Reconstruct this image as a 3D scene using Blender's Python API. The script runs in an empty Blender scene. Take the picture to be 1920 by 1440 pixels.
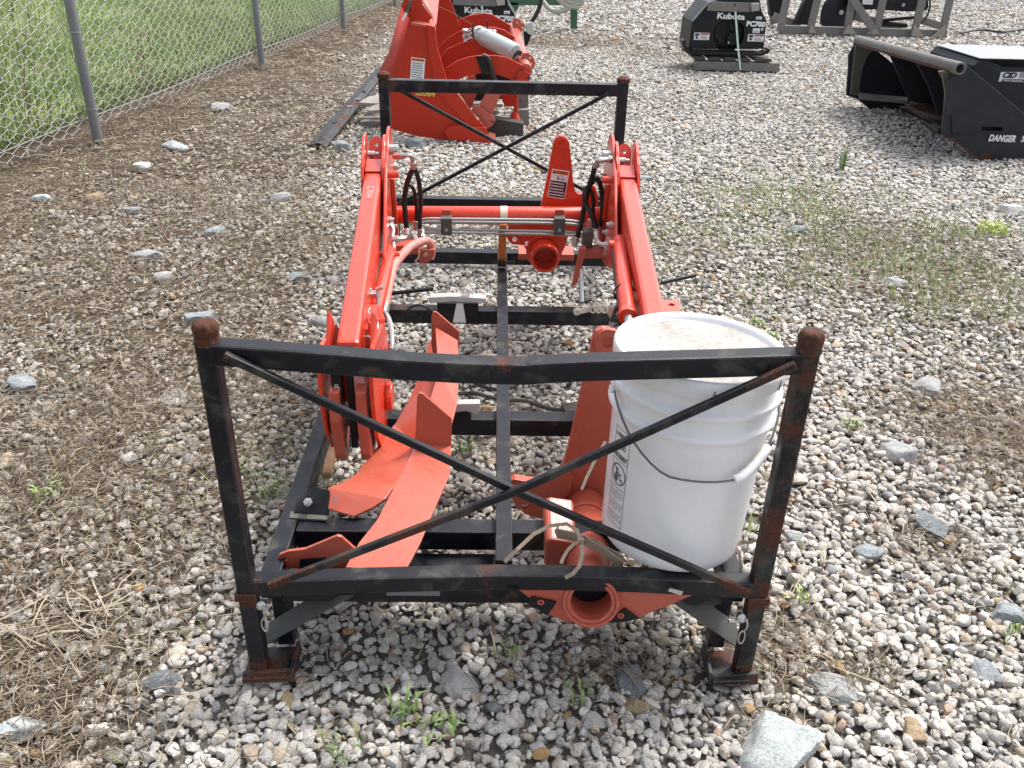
import bpy, bmesh, math, random
import numpy as np
from mathutils import Vector, Matrix
from mathutils.geometry import tessellate_polygon

random.seed(7)
RNG = np.random.default_rng(11)
SC = bpy.context.scene
COL = SC.collection

# ------------------------------------------------------------------ camera
F_PX, PITCH, YAW, ROLL = 1616.18, 0.502376511, 0.0245689609, 0.0253648308
CAM = Vector((-0.0247, -1.2094, 1.3116))
fw = Vector((math.sin(YAW)*math.cos(PITCH), math.cos(YAW)*math.cos(PITCH), -math.sin(PITCH)))
r0 = Vector((math.cos(YAW), -math.sin(YAW), 0))
d0 = fw.cross(r0)
RT = math.cos(ROLL)*r0 - math.sin(ROLL)*d0
DN = fw.cross(RT)
cam_data = bpy.data.cameras.new('camera')
cam_data.sensor_width = 36.0
cam_data.lens = F_PX*36.0/1920.0
cam_data.clip_start = 0.05
cam_data.clip_end = 500
cam = bpy.data.objects.new('camera', cam_data)
COL.objects.link(cam)
m = Matrix.Identity(4)
for i, v in enumerate((RT, -DN, -fw)):
    m[0][i], m[1][i], m[2][i] = v.x, v.y, v.z
m[0][3], m[1][3], m[2][3] = CAM
cam.matrix_world = m
SC.camera = cam

# ------------------------------------------------------------------ light
SUN_DIR = Vector((0.46, 0.40, 1.0)).normalized()          # towards the sun
world = bpy.data.worlds.new('World')
SC.world = world
world.use_nodes = True
wn = world.node_tree
sky = wn.nodes.new('ShaderNodeTexSky')
sky.sky_type = 'NISHITA'
sky.sun_disc = False
sky.sun_elevation = math.asin(SUN_DIR.z)
sky.sun_rotation = math.atan2(SUN_DIR.x, SUN_DIR.y)
sky.air_density = 1.0
sky.dust_density = 4.0
sky.ozone_density = 1.0
hs = wn.nodes.new('ShaderNodeHueSaturation')          # hazy, whitish sky
hs.inputs['Saturation'].default_value = 0.45
wn.links.new(sky.outputs[0], hs.inputs['Color'])
wn.links.new(hs.outputs[0], wn.nodes['Background'].inputs[0])
wn.nodes['Background'].inputs[1].default_value = 0.15
sun_data = bpy.data.lights.new('sun', 'SUN')
sun_data.energy = 1.65
sun_data.angle = math.radians(10.0)
sun_data.color = (1.0, 0.97, 0.93)
sun = bpy.data.objects.new('sun', sun_data)
COL.objects.link(sun)
sun.rotation_euler = (-SUN_DIR).to_track_quat('-Z', 'Y').to_euler()
SC.view_settings.view_transform = 'Standard'
SC.view_settings.look = 'None'
SC.view_settings.gamma = 1
SC.view_settings.use_curve_mapping = False
SC.view_settings.exposure = 1.05


def pt(u, v, x=None, y=None, z=None):
    """measurement (in photo pixels) on a known plane x=, y= or z= -> point in metres"""
    d = fw + RT*((u-960)/F_PX) + DN*((v-720)/F_PX)
    if y is not None:
        t = (y-CAM.y)/d.y
    elif x is not None:
        t = (x-CAM.x)/d.x
    else:
        t = ((z or 0)-CAM.z)/d.z
    return CAM + d*t


# ------------------------------------------------------------------ materials
MATS = {}


def nodes(name):
    mt = bpy.data.materials.new(name)
    mt.use_nodes = True
    nt = mt.node_tree
    return mt, nt, nt.nodes['Principled BSDF']


def N(nt, t, **kw):
    n = nt.nodes.new(t)
    for k, v in kw.items():
        if k in n.inputs.keys():
            n.inputs[k].default_value = v
        else:
            setattr(n, k, v)
    return n


def ramp(nt, src, stops):
    r = nt.nodes.new('ShaderNodeValToRGB')
    e = r.color_ramp.elements
    while len(e) < len(stops):
        e.new(0.5)
    for i, (p, c) in enumerate(stops):
        e[i].position = p
        e[i].color = (*c, 1) if len(c) == 3 else c
    nt.links.new(src, r.inputs[0])
    return r


def mixc(nt, fac, a, b, mode='MIX'):
    n = nt.nodes.new('ShaderNodeMix')
    n.data_type = 'RGBA'
    n.blend_type = mode
    for sock, val in ((n.inputs['Factor'], fac), (n.inputs['A'], a), (n.inputs['B'], b)):
        pass
    ins = [i for i in n.inputs if i.enabled]
    f, A, B = n.inputs[0], n.inputs[6], n.inputs[7]
    for s, v in ((f, fac), (A, a), (B, b)):
        if hasattr(v, 'is_output'):
            nt.links.new(v, s)
        elif isinstance(v, (int, float)):
            s.default_value = v
        else:
            s.default_value = (*v, 1) if len(v) == 3 else v
    return n.outputs[2]


def noise(nt, scale, detail=4, rough=0.6, coord='Object', stretch=None, dist=0.0):
    tc = nt.nodes.new('ShaderNodeTexCoord')
    src = tc.outputs[coord]
    if stretch:
        mp = nt.nodes.new('ShaderNodeMapping')
        mp.inputs['Scale'].default_value = stretch
        nt.links.new(src, mp.inputs[0])
        src = mp.outputs[0]
    n = N(nt, 'ShaderNodeTexNoise', Scale=scale, Detail=detail, Roughness=rough, Distortion=dist)
    nt.links.new(src, n.inputs['Vector'])
    return n.outputs[0]


def bump(nt, b, src, strength=0.3, distance=0.002):
    n = N(nt, 'ShaderNodeBump', Strength=strength, Distance=distance)
    nt.links.new(src, n.inputs['Height'])
    nt.links.new(n.outputs[0], b.inputs['Normal'])


def paint(name, col, rough=0.4, dust=(0.5, 0.42, 0.36), dust_amt=0.25, coat=0.2, scratch=None, spec=0.5, metal=0.0, bscale=0.0):
    mt, nt, b = nodes(name)
    n1 = noise(nt, 9, 6, 0.65)
    n2 = noise(nt, 90, 5, 0.7)
    mx = N(nt, 'ShaderNodeMath', operation='MULTIPLY')
    nt.links.new(n1, mx.inputs[0]); nt.links.new(n2, mx.inputs[1])
    d = ramp(nt, mx.outputs[0], [(0.16, (0, 0, 0)), (0.42, (dust_amt,)*3)])
    c = mixc(nt, d.outputs[0], col, dust)
    if scratch:
        n3 = noise(nt, 40, 6, 0.75, stretch=(1, 1, 0.25))
        s = ramp(nt, n3, [(0.66, (0, 0, 0)), (0.70, (1, 1, 1))])
        c = mixc(nt, s.outputs[0], c, scratch)
    nt.links.new(c, b.inputs['Base Color'])
    rr = ramp(nt, n2, [(0.3, (max(rough-0.1, 0.02),)*3), (0.7, (min(rough+0.15, 1),)*3)])
    nt.links.new(rr.outputs[0], b.inputs['Roughness'])
    b.inputs['Coat Weight'].default_value = coat
    b.inputs['Coat Roughness'].default_value = 0.25
    b.inputs['Specular IOR Level'].default_value = spec
    b.inputs['Metallic'].default_value = metal
    if bscale:
        bump(nt, b, noise(nt, bscale, 3), 0.15, 0.001)
    MATS[name] = mt
    return mt


def worn_black(name, rust=0.62, fade=0.5):
    mt, nt, b = nodes(name)
    n1 = noise(nt, 6, 5, 0.55)
    n2 = noise(nt, 17, 6, 0.6, dist=0.5)
    n3 = noise(nt, 160, 4, 0.7)
    ad = N(nt, 'ShaderNodeMath', operation='ADD')
    nt.links.new(n2, ad.inputs[0]); nt.links.new(n3, ad.inputs[1])
    base = ramp(nt, n2, [(0.35, (0.003, 0.004, 0.008)), (fade, (0.007, 0.008, 0.012)), (fade+0.07, (0.030, 0.032, 0.028)), (0.85, (0.085, 0.08, 0.06))])
    mul = N(nt, 'ShaderNodeMath', operation='MULTIPLY')
    nt.links.new(n1, mul.inputs[0]); nt.links.new(ad.outputs[0], mul.inputs[1])
    wa = nt.nodes.new('ShaderNodeAttribute'); wa.attribute_name = 'wear'
    wm = N(nt, 'ShaderNodeMath', operation='MULTIPLY_ADD'); nt.links.new(wa.outputs['Fac'], wm.inputs[0]); wm.inputs[1].default_value = 0.24; nt.links.new(mul.outputs[0], wm.inputs[2])
    rm = ramp(nt, wm.outputs[0], [(rust, (0, 0, 0)), (rust+0.05, (1, 1, 1))])
    rc = ramp(nt, n3, [(0.3, (0.032, 0.012, 0.008)), (0.58, (0.085, 0.028, 0.014)), (0.8, (0.15, 0.07, 0.035))])
    c = mixc(nt, rm.outputs[0], base.outputs[0], rc.outputs[0])
    # paint worn off along the edges
    bv = N(nt, 'ShaderNodeBevel', samples=3, Radius=0.0045)
    ge = nt.nodes.new('ShaderNodeNewGeometry')
    dt = N(nt, 'ShaderNodeVectorMath', operation='DOT_PRODUCT')
    nt.links.new(bv.outputs[0], dt.inputs[0]); nt.links.new(ge.outputs['Normal'], dt.inputs[1])
    iv = N(nt, 'ShaderNodeMath', operation='SUBTRACT'); iv.inputs[0].default_value = 1.0
    nt.links.new(dt.outputs['Value'], iv.inputs[1])
    em = N(nt, 'ShaderNodeMath', operation='MULTIPLY'); nt.links.new(iv.outputs[0], em.inputs[0]); nt.links.new(ad.outputs[0], em.inputs[1])
    er = ramp(nt, em.outputs[0], [(0.10, (0, 0, 0)), (0.22, (0.75, 0.75, 0.75))])
    ec = ramp(nt, n3, [(0.4, (0.12, 0.065, 0.04)), (0.55, (0.17, 0.165, 0.15)), (0.75, (0.30, 0.29, 0.27))])
    c = mixc(nt, er.outputs[0], c, ec.outputs[0])
    nt.links.new(c, b.inputs['Base Color'])
    b.inputs['Specular IOR Level'].default_value = 0.35
    rr = ramp(nt, n2, [(0.35, (0.30,)*3), (0.65, (0.62,)*3)])
    rg = mixc(nt, rm.outputs[0], rr.outputs[0], (0.85, 0.85, 0.85))
    nt.links.new(rg, b.inputs['Roughness'])
    bump(nt, b, ad.outputs[0], 0.25, 0.0015)
    MATS[name] = mt
    return mt


def wood(name, a, c2):
    mt, nt, b = nodes(name)
    g = noise(nt, 14, 6, 0.7, stretch=(1.0, 6, 6), dist=0.6)
    r = ramp(nt, g, [(0.3, a), (0.55, c2), (0.8, tuple(x*0.6 for x in a))])
    nt.links.new(r.outputs[0], b.inputs['Base Color'])
    b.inputs['Roughness'].default_value = 0.9
    bump(nt, b, g, 0.4, 0.003)
    MATS[name] = mt
    return mt


def rock_mat(name, a, c2, sc=60, vein=(0.5, 0.52, 0.5)):
    mt, nt, b = nodes(name)
    n1 = noise(nt, 9, 8, 0.7, dist=0.4)
    n2 = noise(nt, sc*3, 5, 0.8)
    n3 = noise(nt, 6, 8, 0.6, stretch=(1, 3.5, 1), dist=1.5)
    r = ramp(nt, n1, [(0.3, a), (0.7, c2)])
    sp = ramp(nt, n2, [(0.38, (0.55,)*3), (0.5, (1.0,)*3), (0.68, (1.35,)*3)])
    c = mixc(nt, 0.8, r.outputs[0], sp.outputs[0], 'MULTIPLY')
    vm = ramp(nt, n3, [(0.5, (0, 0, 0)), (0.53, (0.5,)*3), (0.56, (0, 0, 0))])
    c = mixc(nt, vm.outputs[0], c, vein)
    nt.links.new(c, b.inputs['Base Color'])
    b.inputs['Roughness'].default_value = 0.9
    ad = N(nt, 'ShaderNodeMath', operation='ADD')
    nt.links.new(n1, ad.inputs[0]); nt.links.new(n2, ad.inputs[1])
    bump(nt, b, ad.outputs[0], 0.55, 0.006)
    MATS[name] = mt
    return mt


def attr_mat(name, rough=0.9, speck=240, dark=0.5, bstr=0.4, trans=0.0):
    mt, nt, b = nodes(name)
    at = nt.nodes.new('ShaderNodeAttribute')
    at.attribute_name = 'tint'
    if speck:
        n2 = noise(nt, speck, 4, 0.8)
        n1 = noise(nt, speck*0.2, 4, 0.7)
        sp = ramp(nt, n2, [(0.36, (dark,)*3), (0.47, (0.98,)*3), (0.7, (1.2,)*3)])
        s1 = ramp(nt, n1, [(0.3, (0.78, 0.76, 0.72)), (0.7, (1.1, 1.1, 1.1))])
        c = mixc(nt, 1.0, at.outputs[0], sp.outputs[0], 'MULTIPLY')
        c = mixc(nt, 1.0, c, s1.outputs[0], 'MULTIPLY')
        bump(nt, b, n2, bstr, 0.0015)
    else:
        c = at.outputs[0]
    nt.links.new(c, b.inputs['Base Color'])
    b.inputs['Roughness'].default_value = rough
    b.inputs['Specular IOR Level'].default_value = 0.3
    MATS[name] = mt
    return mt


def plain(name, col, rough=0.5, metal=0.0, spec=0.5):
    mt, nt, b = nodes(name)
    n2 = noise(nt, 120, 4, 0.7)
    r = ramp(nt, n2, [(0.3, tuple(x*0.85 for x in col)), (0.7, tuple(min(1, x*1.1) for x in col))])
    nt.links.new(r.outputs[0], b.inputs['Base Color'])
    b.inputs['Roughness'].default_value = rough
    b.inputs['Metallic'].default_value = metal
    b.inputs['Specular IOR Level'].default_value = spec
    MATS[name] = mt
    return mt


ORANGE = paint('glossy_orange_paint', (0.62, 0.036, 0.008), 0.30, (0.52, 0.13, 0.08), 0.12, 0.45)
ORANGE_B = paint('overexposed_orange_coat', (0.43, 0.078, 0.044), 0.38, (0.48, 0.22, 0.16), 0.25, 0.15)  # matte orange paled, with the washing-out by strong light put into the colour
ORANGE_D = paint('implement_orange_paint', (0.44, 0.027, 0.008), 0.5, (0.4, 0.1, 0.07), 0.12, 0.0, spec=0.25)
PINKISH = paint('dusty_pink_paint', (0.55, 0.16, 0.13), 0.6, (0.6, 0.42, 0.38), 0.8, 0.0)
BLACK = worn_black('worn_black_paint', 0.68, 0.54)
BLACK_R = worn_black('rusting_black_paint', 0.60, 0.48)
RUST = worn_black('rusty_steel', 0.40, 0.42)
BRACE_G = paint('lit_black_bar', (0.055, 0.057, 0.054), 0.5, (0.10, 0.09, 0.075), 0.6, 0.0)  # black bar paint lightened: the light the braces catch is in the colour
BLACK_C = paint('clean_black_paint', (0.005, 0.006, 0.008), 0.45, (0.045, 0.042, 0.04), 0.3, 0.0, spec=0.3)
NAVY = paint('dark_blue_grey_paint', (0.011, 0.015, 0.022), 0.55, (0.06, 0.056, 0.052), 0.35, 0.0, spec=0.3, bscale=30)
GREEN = paint('dark_green_paint', (0.012, 0.10, 0.05), 0.4, (0.2, 0.2, 0.16), 0.25, 0.2)
STEEL = plain('zinc_plated_steel', (0.58, 0.58, 0.56), 0.32, 0.9)
PIPE = plain('dull_steel_pipe', (0.42, 0.42, 0.41), 0.38, 0.75)
GALV = plain('galvanised_steel', (0.22, 0.23, 0.24), 0.55, 0.5)
WIRE = plain('galvanised_wire', (0.36, 0.37, 0.36), 0.6, 0.0)
RUBBER = plain('black_rubber', (0.012, 0.012, 0.013), 0.5)
OLIVE = plain('grey_olive_steel', (0.105, 0.108, 0.09), 0.5, 0.3)
WHITE_P = paint('white_plastic', (0.82, 0.825, 0.83), 0.32, (0.48, 0.45, 0.41), 0.18, 0.1)
LID_P = paint('dirty_white_plastic', (0.43, 0.42, 0.40), 0.75, (0.24, 0.205, 0.165), 0.9, 0.0)
PIPE_O = paint('worn_grey_pipe', (0.13, 0.135, 0.125), 0.55, (0.10, 0.06, 0.04), 0.8, 0.0)
INK = plain('black_ink', (0.02, 0.02, 0.022), 0.6)
GREYINK = plain('grey_ink', (0.12, 0.12, 0.13), 0.6)
LABEL = plain('white_label_film', (0.74, 0.75, 0.76), 0.4)
LABEL_O = plain('orange_label_film', (0.75, 0.22, 0.03), 0.4)
LABEL_R = plain('red_label_film', (0.42, 0.06, 0.04), 0.4)
YELLOW = plain('yellow_decal', (0.62, 0.42, 0.07), 0.4)
HANDLE = plain('dark_steel_wire', (0.16, 0.16, 0.165), 0.4, 0.6)
TAN = plain('tan_webbing', (0.36, 0.28, 0.21), 0.9)
OCHRE = plain('ochre_webbing', (0.50, 0.15, 0.03), 0.8)
TAPE = plain('white_mesh_tape', (0.50, 0.485, 0.46), 0.8)
CREAM = plain('cream_tape', (0.66, 0.58, 0.46), 0.6)
FOIL = plain('silver_wrap', (0.52, 0.56, 0.54), 0.3, 0.35)
BAG = plain('crinkled_clear_bag', (0.74, 0.70, 0.69), 0.3)
MINT = plain('pale_green_strap', (0.50, 0.66, 0.58), 0.5)
HOSE_G = plain('pale_grey_hose', (0.42, 0.42, 0.36), 0.5)
WOOD = wood('weathered_wood', (0.115, 0.108, 0.10), (0.20, 0.19, 0.175))
WOOD_D = wood('dark_wood', (0.035, 0.031, 0.027), (0.06, 0.053, 0.046))  # darker tone of the timber
WOOD_P = wood('pale_weathered_wood', (0.2, 0.18, 0.15), (0.32, 0.29, 0.25))
STICK = wood('reddish_wood', (0.22, 0.11, 0.06), (0.3, 0.17, 0.1))
STONE = attr_mat('gravel_stone', 0.9, 260, 0.45)
STRAW = attr_mat('dry_straw', 0.9, 0)
LEAF = attr_mat('green_leaf', 0.6, 0)


# ------------------------------------------------------------------ mesh helpers
ROOT = {}


class MB:
    def __init__(self):
        self.v, self.f = [], []

    def add(self, vs, fs):
        o = len(self.v)
        self.v += [Vector(p) for p in vs]
        self.f += [tuple(i+o for i in q) for q in fs]
        return self

    def box(self, lo, hi, M=None):
        x0, y0, z0 = lo; x1, y1, z1 = hi
        vs = [Vector(p) for p in ((x0, y0, z0), (x1, y0, z0), (x1, y1, z0), (x0, y1, z0), (x0, y0, z1), (x1, y0, z1), (x1, y1, z1), (x0, y1, z1))]
        if M is not None:
            vs = [M @ p for p in vs]
        return self.add(vs, [(3, 2, 1, 0), (4, 5, 6, 7), (0, 1, 5, 4), (1, 2, 6, 5), (2, 3, 7, 6), (3, 0, 4, 7)])

    def cbox(self, c, s, M=None):
        c = Vector(c); s = Vector(s)/2
        if M is not None:
            return self.box(-s, s, Matrix.Translation(c) @ M)
        return self.box(c-s, c+s)

    def sweep(self, pts, w, h, up=(0, 0, 1)):
        """rectangular section bar along pts; w sideways, h along 'up'"""
        pts = [Vector(p) for p in pts]; up = Vector(up)
        vs = []
        n = len(pts)
        for i, p in enumerate(pts):
            t = (pts[min(i+1, n-1)]-pts[max(i-1, 0)]).normalized()
            s = t.cross(up).normalized()
            u = s.cross(t).normalized()
            for a, b in ((-1, -1), (1, -1), (1, 1), (-1, 1)):
                vs.append(p+s*(a*w/2)+u*(b*h/2))
        fs = [(3, 2, 1, 0), tuple(range(4*n-4, 4*n))]
        for i in range(n-1):
            for k in range(4):
                a = 4*i+k; b = 4*i+(k+1) % 4
                fs.append((a, b, b+4, a+4))
        return self.add(vs, fs)

    def long(self, a, b, n, w, h, up=(0, 0, 1)):
        a = Vector(a); b = Vector(b)
        return self.sweep([a.lerp(b, i/n) for i in range(n+1)], w, h, up)

    def tube(self, pts, r, k=8, cap=True, smooth=1):
        pts = [Vector(p) for p in pts]
        if smooth > 1 and len(pts) > 2:
            q = []
            P = [pts[0]*2-pts[1]]+pts+[pts[-1]*2-pts[-2]]
            for i in range(1, len(P)-2):
                for j in range(smooth):
                    t = j/smooth
                    a, b, c, d = P[i-1], P[i], P[i+1], P[i+2]
                    q.append(0.5*((2*b)+(c-a)*t+(2*a-5*b+4*c-d)*t*t+(3*b-a-3*c+d)*t**3))
            q.append(pts[-1]); pts = q
        n = len(pts)
        rr = r if isinstance(r, (list, tuple)) else [r]*n
        if len(rr) != n:
            rr = [rr[int(i*(len(rr)-1)/(n-1))] for i in range(n)]
        t0 = (pts[1]-pts[0]).normalized()
        s = t0.orthogonal().normalized()
        vs = []
        for i, p in enumerate(pts):
            t = (pts[min(i+1, n-1)]-pts[max(i-1, 0)]).normalized()
            s = (s-t*s.dot(t)).normalized()
            u = t.cross(s)
            for j in range(k):
                a = 2*math.pi*j/k
                vs.append(p+(s*math.cos(a)+u*math.sin(a))*rr[i])
        fs = []
        for i in range(n-1):
            for j in range(k):
                a = i*k+j; b = i*k+(j+1) % k
                fs.append((a, b, b+k, a+k))
        if cap:
            fs += [tuple(range(k-1, -1, -1)), tuple(range((n-1)*k, n*k))]
        return self.add(vs, fs)

    def ring(self, c, axis, ro, ri, L, k=28):
        """hollow pipe, c = centre of near end, extends L along axis"""
        c = Vector(c); t = Vector(axis).normalized(); s = t.orthogonal().normalized(); u = t.cross(s)
        vs = []
        for rad, off in ((ro, 0), (ro, L), (ri, L), (ri, 0)):
            for j in range(k):
                a = 2*math.pi*j/k
                vs.append(c+t*off+(s*math.cos(a)+u*math.sin(a))*rad)
        fs = []
        for q in range(4):
            for j in range(k):
                a = q*k+j; b = q*k+(j+1) % k; q2 = (q+1) % 4
                fs.append((a, b, q2*k+(j+1) % k, q2*k+j))
        return self.add(vs, fs)

    def lathe(self, prof, M, k=48, cap0=True, cap1=True):
        vs, fs = [], []
        for r, z in prof:
            for j in range(k):
                a = 2*math.pi*j/k
                vs.append(M @ Vector((r*math.cos(a), r*math.sin(a), z)))
        for i in range(len(prof)-1):
            for j in range(k):
                a = i*k+j; b = i*k+(j+1) % k
                fs.append((a, b, b+k, a+k))
        if cap0:
            fs.append(tuple(range(k-1, -1, -1)))
        if cap1:
            fs.append(tuple(range((len(prof)-1)*k, len(prof)*k)))
        return self.add(vs, fs)

    def prism(self, outline, th, holes=()):
        """planar outline (3D points) with holes, extruded by vector th"""
        loops = [[Vector(p) for p in outline]]+[[Vector(p) for p in h] for h in holes]
        th = Vector(th)
        tri = tessellate_polygon(loops)
        flat = [p for l in loops for p in l]
        n = len(flat)
        vs = flat+[p+th for p in flat]
        fs = []
        for t in tri:
            fs.append(tuple(t)); fs.append(tuple(i+n for i in reversed(t)))
        o = 0
        for l in loops:
            k = len(l)
            for i in range(k):
                a = o+i; b = o+(i+1) % k
                fs.append((a, b, b+n, a+n))
            o += k
        return self.add(vs, fs)

    def mesh(self, name, origin=Vector((0, 0, 0)), smooth=False, fix=True):
        me = bpy.data.meshes.new(name)
        me.from_pydata([p-origin for p in self.v], [], self.f)
        if fix:
            bm = bmesh.new(); bm.from_mesh(me)
            bmesh.ops.recalc_face_normals(bm, faces=bm.faces)
            bm.to_mesh(me); bm.free()
        if smooth:
            me.shade_smooth()
        return me


def circle(c, n, r, k=16, ref=None):
    c = Vector(c); t = Vector(n).normalized(); s = t.orthogonal().normalized(); u = t.cross(s)
    return [c+(s*math.cos(2*math.pi*j/k)+u*math.sin(2*math.pi*j/k))*r for j in range(k)]


def tag(o, label=None, cat=None, group=None, kind=None):
    if label: o['label'] = label
    if cat: o['category'] = cat
    if group: o['group'] = group
    if kind: o['kind'] = kind
    return o


def thing(name, label, cat, loc, group=None):
    o = bpy.data.objects.new(name, None)
    o.empty_display_size = 0.1
    COL.objects.link(o)
    o.location = loc
    ROOT[o.name] = Vector(loc)
    return tag(o, label, cat, group)


def org(parent):
    while parent is not None and parent.parent is not None:
        parent = parent.parent
    return ROOT.get(parent.name, Vector((0, 0, 0))) if parent else Vector((0, 0, 0))


def part(name, mb, mat, parent=None, bev=0.0, smooth=False, label=None, solid=0.0, origin=None, wear=None):
    o0 = org(parent) if parent else (origin or Vector((0, 0, 0)))
    me = mb.mesh(name, o0, smooth) if isinstance(mb, MB) else mb
    me.materials.append(mat) if not me.materials else None
    if wear:
        wat = me.attributes.new('wear', 'FLOAT', 'POINT')
        wat.data.foreach_set('value', [max(0.0, min(1.0, wear(v.co+o0))) for v in me.vertices])
    o = bpy.data.objects.new(name, me)
    COL.objects.link(o)
    if parent:
        o.parent = parent
    else:
        o.location = o0
        ROOT[o.name] = Vector(o0)
    if solid:
        md = o.modifiers.new('solid', 'SOLIDIFY'); md.thickness = solid; md.offset = 0
    if bev:
        md = o.modifiers.new('bevel', 'BEVEL'); md.width = bev; md.segments = 2
        md.limit_method = 'ANGLE'; md.angle_limit = math.radians(35); md.harden_normals = False
    if smooth and not bev:
        try:
            me.set_sharp_from_angle(angle=math.radians(40))
        except Exception:
            pass
    if label:
        o['label'] = label
    return o


def text_mesh(s, size, offset=0.0, ext=0.0004, shear=0.0, spacing=1.0):
    cu = bpy.data.curves.new('lettering', 'FONT')
    cu.body = s; cu.size = size; cu.align_x = 'CENTER'; cu.align_y = 'CENTER'
    cu.offset = offset; cu.extrude = ext; cu.resolution_u = 3; cu.shear = shear; cu.space_character = spacing
    o = bpy.data.objects.new('lettering', cu)
    COL.objects.link(o)
    dg = bpy.context.evaluated_depsgraph_get()
    me = bpy.data.meshes.new_from_object(o.evaluated_get(dg))
    vs = [v.co.copy() for v in me.vertices]; fs = [tuple(p.vertices) for p in me.polygons]
    COL.objects.unlink(o); bpy.data.objects.remove(o); bpy.data.curves.remove(cu); bpy.data.meshes.remove(me)
    return vs, fs


def lettering(mb, s, size, c, right, up, offset=0.0, lift=0.0008, width=None, shear=0.0):
    vs, fs = text_mesh(s, size, offset, shear=shear)
    right = Vector(right).normalized(); up = Vector(up); up = (up-right*up.dot(right)).normalized(); nrm = right.cross(up)
    k = 1.0
    if width and vs:
        xs = [v.x for v in vs]
        k = width/(max(xs)-min(xs))
    mb.add([Vector(c)+right*(v.x*k)+up*v.y+nrm*(v.z+lift) for v in vs], fs)


def copy_tree(o, parent=None):
    c = o.copy(); COL.objects.link(c)
    if parent: c.parent = parent
    for ch in list(o.children):
        copy_tree(ch, c)
    return c
# ------------------------------------------------------------------ ground
_grids = {}


def vnoise(x, y, s, seed):
    """smooth value noise, 0..1"""
    if seed not in _grids:
        _grids[seed] = np.random.default_rng(seed).random((64, 64))
    g = _grids[seed]
    x = np.asarray(x)/s+100; y = np.asarray(y)/s+100
    xi = np.floor(x).astype(int); yi = np.floor(y).astype(int)
    fx = x-xi; fy = y-yi
    fx = fx*fx*(3-2*fx); fy = fy*fy*(3-2*fy)
    a = g[xi % 64, yi % 64]; b = g[(xi+1) % 64, yi % 64]; c = g[xi % 64, (yi+1) % 64]; d = g[(xi+1) % 64, (yi+1) % 64]
    return (a*(1-fx)+b*fx)*(1-fy)+(c*(1-fx)+d*fx)*fy


def blob(x, y, cx, cy, rx, ry):
    return np.exp(-(((x-cx)/rx)**2+((y-cy)/ry)**2))


def thatch(x, y):
    """0 = clean gravel, 1 = brown ground covered by dry clippings"""
    x = np.asarray(x, float); y = np.asarray(y, float)
    edge = -0.62-0.06*np.clip(y, 0, 9)+0.30*(vnoise(x, y, .5, 1)-.5)+0.12*(vnoise(x, y, .15, 2)-.5)
    t = 1/(1+np.exp((x-edge)/0.10))*0.80
    t = np.maximum(t, 1/(1+np.exp((x-(-1.85+0.07*(y-4)+0.5*(vnoise(x, y, .6, 5)-.5)))/0.10)))
    for cx, cy, rx, ry, k in ((1.85, 2.5, .5, .5, .55), (.60, .10, .10, .12, .9), (.72, .02, .09, .05, .8), (1.50, .98, .30, .30, .95), (1.62, .62, .22, .22, .9), (1.05, .42, .1, .09, .6), (.55, .03, .10, .10, .7),
                              (.50, -.12, .05, .09, .8), (1.75, 2.1, .55, .55, .45), (.1, 3.0, .7, .35, .5), (-.5, .55, .2, .25, .35), (.25, .02, .2, .07, .5), (-.1, .9, .3, .2, .3),
                              (.85, 2.4, .3, .5, .25), (-.4, 2.9, .5, .5, .4), (.8, 9.5, 1.2, .8, .6), (1.6, 8.7, .8, .35, .35), (4.6, 9.0, 1.0, .4, .4)):
        t = np.maximum(t, k*blob(x, y, cx, cy, rx, ry))
    t = t*(0.72+0.56*vnoise(x, y, .22, 3))+0.30*np.clip(vnoise(x, y, .3, 4)-.62, 0, 1)
    return np.clip(t, 0, 1)


def sheet_grid(name, xs, ys, z, mat, kind):
    X, Y = np.meshgrid(xs, ys)
    zz = z(X, Y)
    vs = np.stack([X, Y, zz], -1).reshape(-1, 3)
    nx, ny = len(xs), len(ys)
    i = np.arange((nx-1)*(ny-1)); r = i//(nx-1); c = i % (nx-1)
    a = r*nx+c
    fs = np.stack([a, a+1, a+nx+1, a+nx], -1)
    o = np_mesh(name, vs, fs, mat)
    tag(o, kind=kind)
    return o


def np_mesh(name, vs, fs, mat, tint=None, smooth=False):
    vs = np.ascontiguousarray(vs, np.float32); fs = np.ascontiguousarray(fs, np.int32)
    me = bpy.data.meshes.new(name)
    k = fs.shape[1]
    me.vertices.add(len(vs)); me.vertices.foreach_set('co', vs.ravel())
    me.loops.add(fs.size); me.loops.foreach_set('vertex_index', fs.ravel())
    me.polygons.add(len(fs))
    me.polygons.foreach_set('loop_start', np.arange(0, fs.size, k, dtype=np.int32))
    me.polygons.foreach_set('loop_total', np.full(len(fs), k, np.int32))
    me.update(calc_edges=True)
    if tint is not None:
        at = me.attributes.new('tint', 'FLOAT_COLOR', 'POINT')
        c = np.ones((len(vs), 4), np.float32); c[:, :3] = tint
        at.data.foreach_set('color', c.ravel())
    me.polygons.foreach_set('use_smooth', np.full(len(fs), smooth, bool))
    me.materials.append(mat)
    o = bpy.data.objects.new(name, me)
    COL.objects.link(o)
    return o


def relief(x, y):
    return (vnoise(x, y, .9, 21)-.5)*0.03+(vnoise(x, y, .35, 22)-.5)*0.018


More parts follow.
